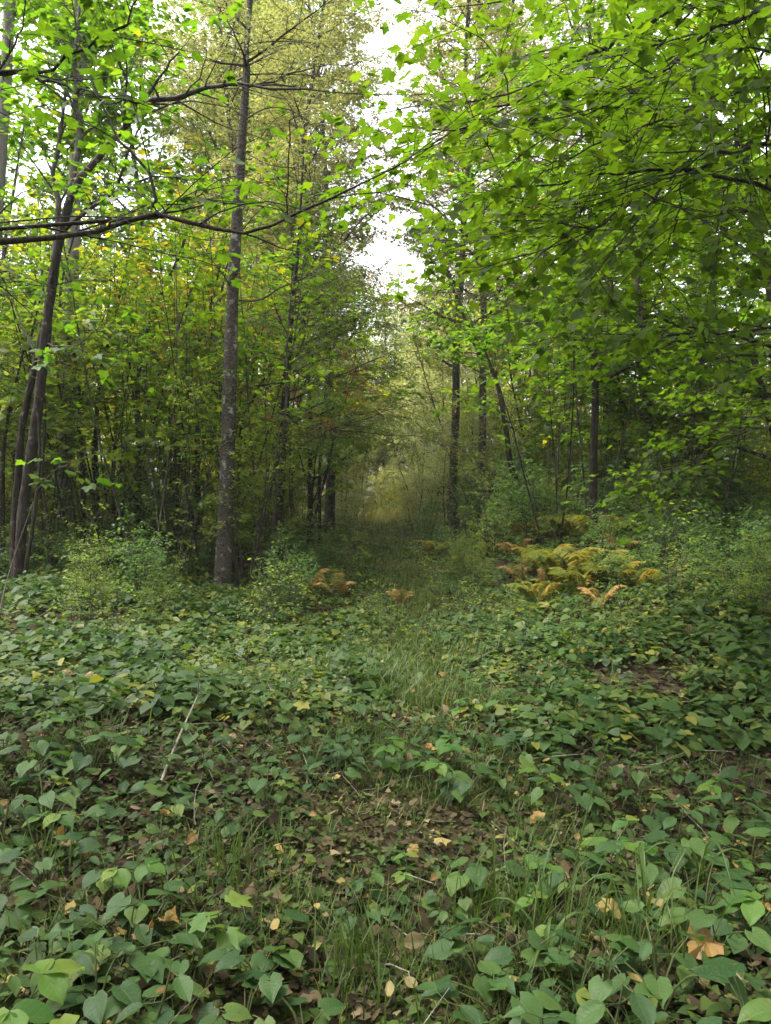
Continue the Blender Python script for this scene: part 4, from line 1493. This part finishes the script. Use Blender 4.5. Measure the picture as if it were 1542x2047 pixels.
# tufts seen in the front
for px, py, n, h0 in ((735, 1930, 90, .24), (790, 1990, 60, .22), (620, 1560, 60, .22), (180, 1560, 60, .3), (720, 1490, 160, .16), (1290, 1930, 60, .35), (1100, 1860, 60, .35), (100, 1760, 60, .25), (440, 1770, 70, .25), (1010, 1850, 80, .3)):
    yy = CAM_H * F / (py - 985)
    x0 = (px - CX) / F * yy
    x, y = x0 + .09 * rng.randn(n), yy + .09 * rng.randn(n)
    blades(mb, x, y, h0 * rng.uniform(.5, 1.3, n), .0026 * rng.uniform(.7, 1.4, n), rng, .55, (.4, .18))
tag(mb.build('grass', M['grass']), 'thin grass growing along the path and between the herbs', 'grass', None, 'stuff')


mb = MB()
n = 16000
y = rng.uniform(34, 62, n)
x = rng.uniform(-1, 1, n) * 7
blades(mb, x, y, rng.uniform(.35, .9, n), rng.uniform(.008, .016, n), rng, .6, (.5, .25))
tag(mb.build('meadow_grass', M['straw']), 'pale dry grass in the bright opening where the path ends', 'grass', None, 'stuff')


def floor_at(px, py, it=4):
    z = 0.0
    d = ray(px, py)
    for _ in range(it):
        t = (z - CAM_H) / d[2]
        x, y = d[0] * t, d[1] * t
        z = float(gz(x, y))
    return x, y, z


# broad arching grass blades at the lower right
rng = RS(14)
for q, (px, py, h0, lab) in enumerate(((1290, 1880, .34, 'tuft of broad arching grass blades at the lower right'), (1090, 1960, .28, 'tuft of broad grass blades near the bottom right of centre'),
                                       (1400, 1800, .40, 'tuft of broad grass blades above the orange fallen leaf'))):
    x0, y0, z0 = floor_at(px, py)
    root = thing('grass_tuft', lab, 'grass tuft', (x0, y0, z0))
    for b in range(7):
        a = rng.uniform(0, 6.28)
        L = h0 * rng.uniform(.5, 1.0)
        cl = bez([(0, 0, 0), (.15 * L * math.cos(a), .15 * L * math.sin(a), .6 * L), (.5 * L * math.cos(a), .5 * L * math.sin(a), .8 * L), (.9 * L * math.cos(a), .9 * L * math.sin(a), .55 * L)], 9)
        w = .006 * np.sin(np.linspace(.35, math.pi, 9))
        sd = np.array([-math.sin(a), math.cos(a), 0])
        V = np.stack([cl - w[:, None] * sd, cl + [0, 0, -.003], cl + w[:, None] * sd], 1).reshape(-1, 3)
        i = np.arange(8) * 3
        mb = MB()
        mb.add(V, None, np.concatenate([np.stack([i, i + 1, i + 4, i + 3], -1), np.stack([i + 1, i + 2, i + 5, i + 4], -1)]), rng.uniform(.3, .6))
        mb.build('blade', M['grass'], root)


# ferns
def make_fern(seed, n, L, mat, tint):
    rng = RS(seed)
    root = thing('fern', 'x', 'fern')
    fr = []
    for k in range(4):
        mb = MB()
        cl = bez([(0, 0, 0), (0, .20, .45), (0, .48, .74), (0, .82, .72)], 18)
        tube(mb, cl, np.linspace(.008, .002, 18), 4, .7, cap=False)
        u = np.linspace(.14, .99, 22)
        P, D = along(cl, u)
        ln = .30 * np.sin(np.pi * (u * .9 + .1)) ** .8 + .02
        for s in (-1, 1):
            d = np.stack([np.full(22, s * 1.0), .45 + 0 * u, -.22 + .15 * rng.randn(22)], -1)
            scatter(mb, L_LANCE, P, d, np.tile([0, -.2, 1.0], (22, 1)), ln * rng.uniform(.85, 1.1, 22), np.clip(tint + .15 * (k - 1.5) + .15 * rng.randn(22), 0, 1), 1.1)
        fr.append(mb.mesh('frond', mat))
    for i in range(n):
        a = i * 2 * math.pi / n + rng.uniform(-.3, .3)
        o = link('frond', fr[i % 4], root)
        o.rotation_euler = (rng.uniform(-.2, .15), rng.uniform(-.15, .15), a)
        s = L * rng.uniform(.75, 1.15)
        o.scale = (s, s, s)
    note_kids(root)
    return root


FERN = {'yellow': make_fern(500, 7, .75, M['fern'], .50), 'rust': make_fern(501, 6, .6, M['rust'], .5)}
rng = RS(15)
done = set()
for kind, px, py, s, lab, grp in (
        ('yellow', 1060, 1100, 1.16, 'leftmost yellow-green fern on the top of the right bank', None),
        ('yellow', 1105, 1085, 1.09, 'yellow-green fern at the back of the bank, left of its middle', None),
        ('yellow', 1150, 1090, 1.23, 'brightest yellow-green fern, at the back middle of the bank', None),
        ('yellow', 1200, 1095, 1.16, 'yellow-green fern at the back right of the bank', None),
        ('yellow', 1090, 1140, 1.09, 'yellow-green fern at the front left of the bank', None),
        ('yellow', 1135, 1150, 1.16, 'yellow-green fern at the front middle of the bank', None),
        ('yellow', 1185, 1150, 1.09, 'yellow-green fern at the front right of the bank', None),
        ('yellow', 1160, 1200, 0.87, 'low yellowing fern in front of the bank', None),
        ('yellow', 1225, 1190, 0.87, 'low yellowing fern at the right foot of the bank', None),
        ('rust', 1030, 1120, 0.78, 'golden brown withered fern at the left end of the bank', None),
        ('rust', 1040, 1165, 0.65, 'small golden brown fern below the left end of the bank', None),
        ('rust', 1235, 1130, 0.72, 'golden brown fern at the right end of the bank', None),
        ('rust', 1200, 1225, 0.59, 'brown withered fern lowest before the bank', None),
        ('rust', 1100, 1180, 0.59, 'brown withered fern between the front ferns of the bank', None),
        ('yellow', 985, 1110, 0.72, 'small yellow-green fern at the path side of the bank', None),
        ('yellow', 1010, 1080, 0.80, 'yellow-green fern at the back left corner of the bank', None),
        ('yellow', 1250, 1085, 0.87, 'yellow-green fern beside the knotty trunk', None),
        ('yellow', 1075, 1215, 0.65, 'small green-yellow fern in front of the bank, left', None),
        ('yellow', 1265, 1150, 0.72, 'small yellow-green fern at the right end of the bank', None),
        ('yellow', 930, 1140, 0.58, 'small fern between the path and the bank', None),
        ('rust', 615, 1195, 0.72, 'pinkish brown withered fern right of the pine, nearer the pine', None),
        ('rust', 675, 1200, 0.65, 'pinkish brown withered fern right of the pine, nearer the path', None),
        ('yellow', 870, 1130, 0.87, 'small yellow-green fern on the path', None),
        ('rust', 1400, 1090, 0.78, 'faded brown fern at the far right below the trees', None),
        ('rust', 800, 1210, 0.42, 'small brown fern in the middle of the path', None),
        ('rust', 160, 1375, 0.24, 'little rust-red fern among the herbs at the left', None)):
    x, y, z = floor_at(px, py)
    p = FERN[kind]
    if kind in done:
        copy_tree(p, (x, y, z), rng.uniform(0, 6), s, lab, grp)
    else:
        done.add(kind)
        p.location, p.scale, p['label'] = (x, y, z), (s, s, s), lab

# small seedlings standing up out of the lane further back
rng = RS(151)
n = 0
while n < 48:
    y = rng.uniform(5.5, 15)
    x = float(path_x(y)) + rng.randn() * 1.5
    if not free(x, y, .3):
        continue
    put('sapling', x, y, rng.uniform(.2, .42))
    n += 1

# fallen leaves one can count
FL = []
for k in range(4):
    w, f = L_MAPLE_HI
    w = w.copy()
    w[:, 2] = .55 * np.abs(w[:, 0]) * (1 if k % 2 else -.5) + .16 * np.sin(w[:, 1] * 5 + k) + .08 * np.sin(w[:, 0] * 11 + k)
    mb = MB()
    mb.add(w, f, None, .30 + .16 * k)
    FL.append(mb.mesh('fallen_leaf', M['fallen'], False))
FL.append(broad_leaf(600, .28, .02, 1, .15, M['fallen'], tint=.55))
FL.append(broad_leaf(602, .25, .02, 1, -.25, M['fallen'], tint=.35))
FL.append(broad_leaf(603, .36, .04, 1, .35, M['fallen'], tint=.15))
FL.append(broad_leaf(601, .34, .02, 1, -.15, M['fallen'], tint=.8))


def drop(px, py, size, k, lab, grp=None, lift=.03, tilt=.4):
    x, y, z = floor_at(px, py + lift * 300)
    o = link('fallen_leaf', FL[k % len(FL)])
    a = rng.uniform(0, 6.28)
    o.matrix_world = frame(np.array([math.cos(a), math.sin(a), tilt * rng.uniform(-.4, .4)]), np.array([tilt * rng.randn(), tilt * rng.randn() - .4, 1]), size, (x, y, z + lift))
    return tag(o, lab, 'fallen leaf', grp)


for px, py, s, k, lab in ((1420, 1915, .105, 1, 'large curled orange fallen leaf at the lower right'), (805, 1915, .09, 4, 'slim yellow fallen leaf standing in the grass at bottom centre'),
                          (290, 1910, .07, 1, 'small yellow fallen leaf on bare soil at the lower left'), (325, 1870, .075, 2, 'yellow-green fallen leaf on the bare soil at the lower left'),
                          (1385, 1250, .11, 3, 'pale yellow leaf caught on a stalk at the right'), (115, 1700, .10, 1, 'yellow fallen leaf on the herbs at the left edge'),
                          (215, 1855, .06, 5, 'cream fallen leaf left of the bare soil patch'), (860, 1495, .08, 2, 'yellow fallen leaf in the middle of the path'),
                          (780, 2030, .06, 5, 'cream fallen leaf at the very bottom of the picture'), (1300, 1840, .09, 1, 'yellow ragged leaf at the lower right above the orange leaf'),
                          (1220, 1830, .08, 2, 'yellow leaf left of the ragged leaf at lower right'), (1070, 1640, .07, 2, 'yellow-green fallen leaf right of centre'),
                          (340, 1640, .06, 0, 'rusty orange fallen leaf at left of centre'), (880, 1700, .07, 0, 'orange fallen leaf on the litter right of centre')):
    drop(px, py, s, k, lab, lift=.10, tilt=.6)
for i in range(84):
    py = 1130 + 900 * rng.uniform() ** .8
    px = rng.uniform(10, 1530)
    side = 'at the left' if px < 520 else ('in the middle' if px < 1020 else 'at the right')
    row = 'front' if py > 1650 else 'back'
    drop(px, py, rng.uniform(.028, .058), rng.randint(2, 8), 'small yellow or tan fallen leaf on the %s of the wood floor, %s' % (row, side), 'fallen leaves %s, %s' % (row, side), lift=rng.uniform(.04, .12))


# sticks and stalks
def stick(name, lab, cat, pts, r, mat, forks=0, lift=.04):
    P = []
    for px, py, h in pts:
        x, y, z = floor_at(px, py)
        P.append((x, y, z + h))
    P = np.array(P)
    root = thing(name, lab, cat, tuple(P[0]))
    mb = MB()
    m_ = bez(P - P[0], 12)
    tube(mb, m_, np.linspace(r, r * .4, 12), 7, .5, .06, rng)
    mb.build('stem', mat, root)
    for q in range(forks):
        a, d = along(m_, [rng.uniform(.3, .9)])
        mb = MB()
        tube(mb, wiggle(rng, a[0], d[0] + .7 * rng.randn(3) * (1, 1, .5), .35, 4, .1), np.linspace(r * .5, .001, 5), 4)
        mb.build('twig', mat, root)


stick('fallen_branch', 'pale bare stick slanting out of the herbs left of centre', 'stick', ((312, 1600, .02), (350, 1530, .10), (385, 1470, .16), (402, 1445, .2)), .008, M['dead'], 1)
stick('fallen_branch', 'short brown twig lying on the litter at bottom centre', 'stick', ((880, 1895, .05), (960, 1902, .06)), .006, M['dead'], 0)
stick('fallen_branch', 'grey dead branch lying below the twin-stemmed tree', 'stick', ((60, 1262, .1), (130, 1235, .2), (210, 1190, .5)), .012, M['twig'], 4)
stick('fallen_branch', 'dark fallen branch leaning beside the twin-stemmed tree', 'stick', ((-10, 1290, .1), (20, 1240, .5), (70, 1215, 1.2)), .010, M['twig'], 1)
stick('grass_stalk', 'long pale grass stalk leaning across the herbs at the lower right', 'stalk', ((1105, 2010, .05), (1150, 1980, .40), (1185, 1960, .62), (1215, 1950, .75)), .0022, M['grass'], 0)

# small groups of look-alikes: say which one by its place in the row
ORD = ['leftmost', 'second from left', 'third from left', 'fourth from left', 'fifth from left', 'sixth from left', 'seventh from left', 'eighth from left', 'ninth from left', 'tenth from left', 'eleventh from left', 'twelfth from left', 'thirteenth from left', 'fourteenth from left']
groups = {}
for o in COL.objects:
    if o.parent is None and o.get('group') and o.get('category') in ('tree', 'shrub', 'sapling', 'plant', 'seedling'):
        groups.setdefault(o['group'], []).append(o)
for g_, mem in groups.items():
    if 2 <= len(mem) <= 14:
        mem.sort(key=lambda o: o.location[0] / max(o.location[1], .5))
        for o, w_ in zip(mem, ORD):
            o['label'] = o['label'] + ', ' + w_

# thin scattering volume added to lift the dark depths between the trees
mb = MB()
hx, y0, y1, z0, z1 = 120.0, -60.0, 130.0, -2.0, 45.0
V = [(-hx, y0, z0), (hx, y0, z0), (hx, y1, z0), (-hx, y1, z0), (-hx, y0, z1), (hx, y0, z1), (hx, y1, z1), (-hx, y1, z1)]
mb.add(V, None, [(0, 3, 2, 1), (4, 5, 6, 7), (0, 1, 5, 4), (1, 2, 6, 5), (2, 3, 7, 6), (3, 0, 4, 7)])
hm, n_, l_, out_ = nodes_of('fill_haze')
pv = n_.new('ShaderNodeVolumePrincipled')
pv.inputs['Color'].default_value = (.93, .95, .97, 1)
pv.inputs['Density'].default_value = FILL_HAZE
pv.inputs['Anisotropy'].default_value = 0.0
l_.new(pv.outputs[0], out_.inputs['Volume'])
tag(mb.build('fill_haze', hm, None, False), kind='stuff')
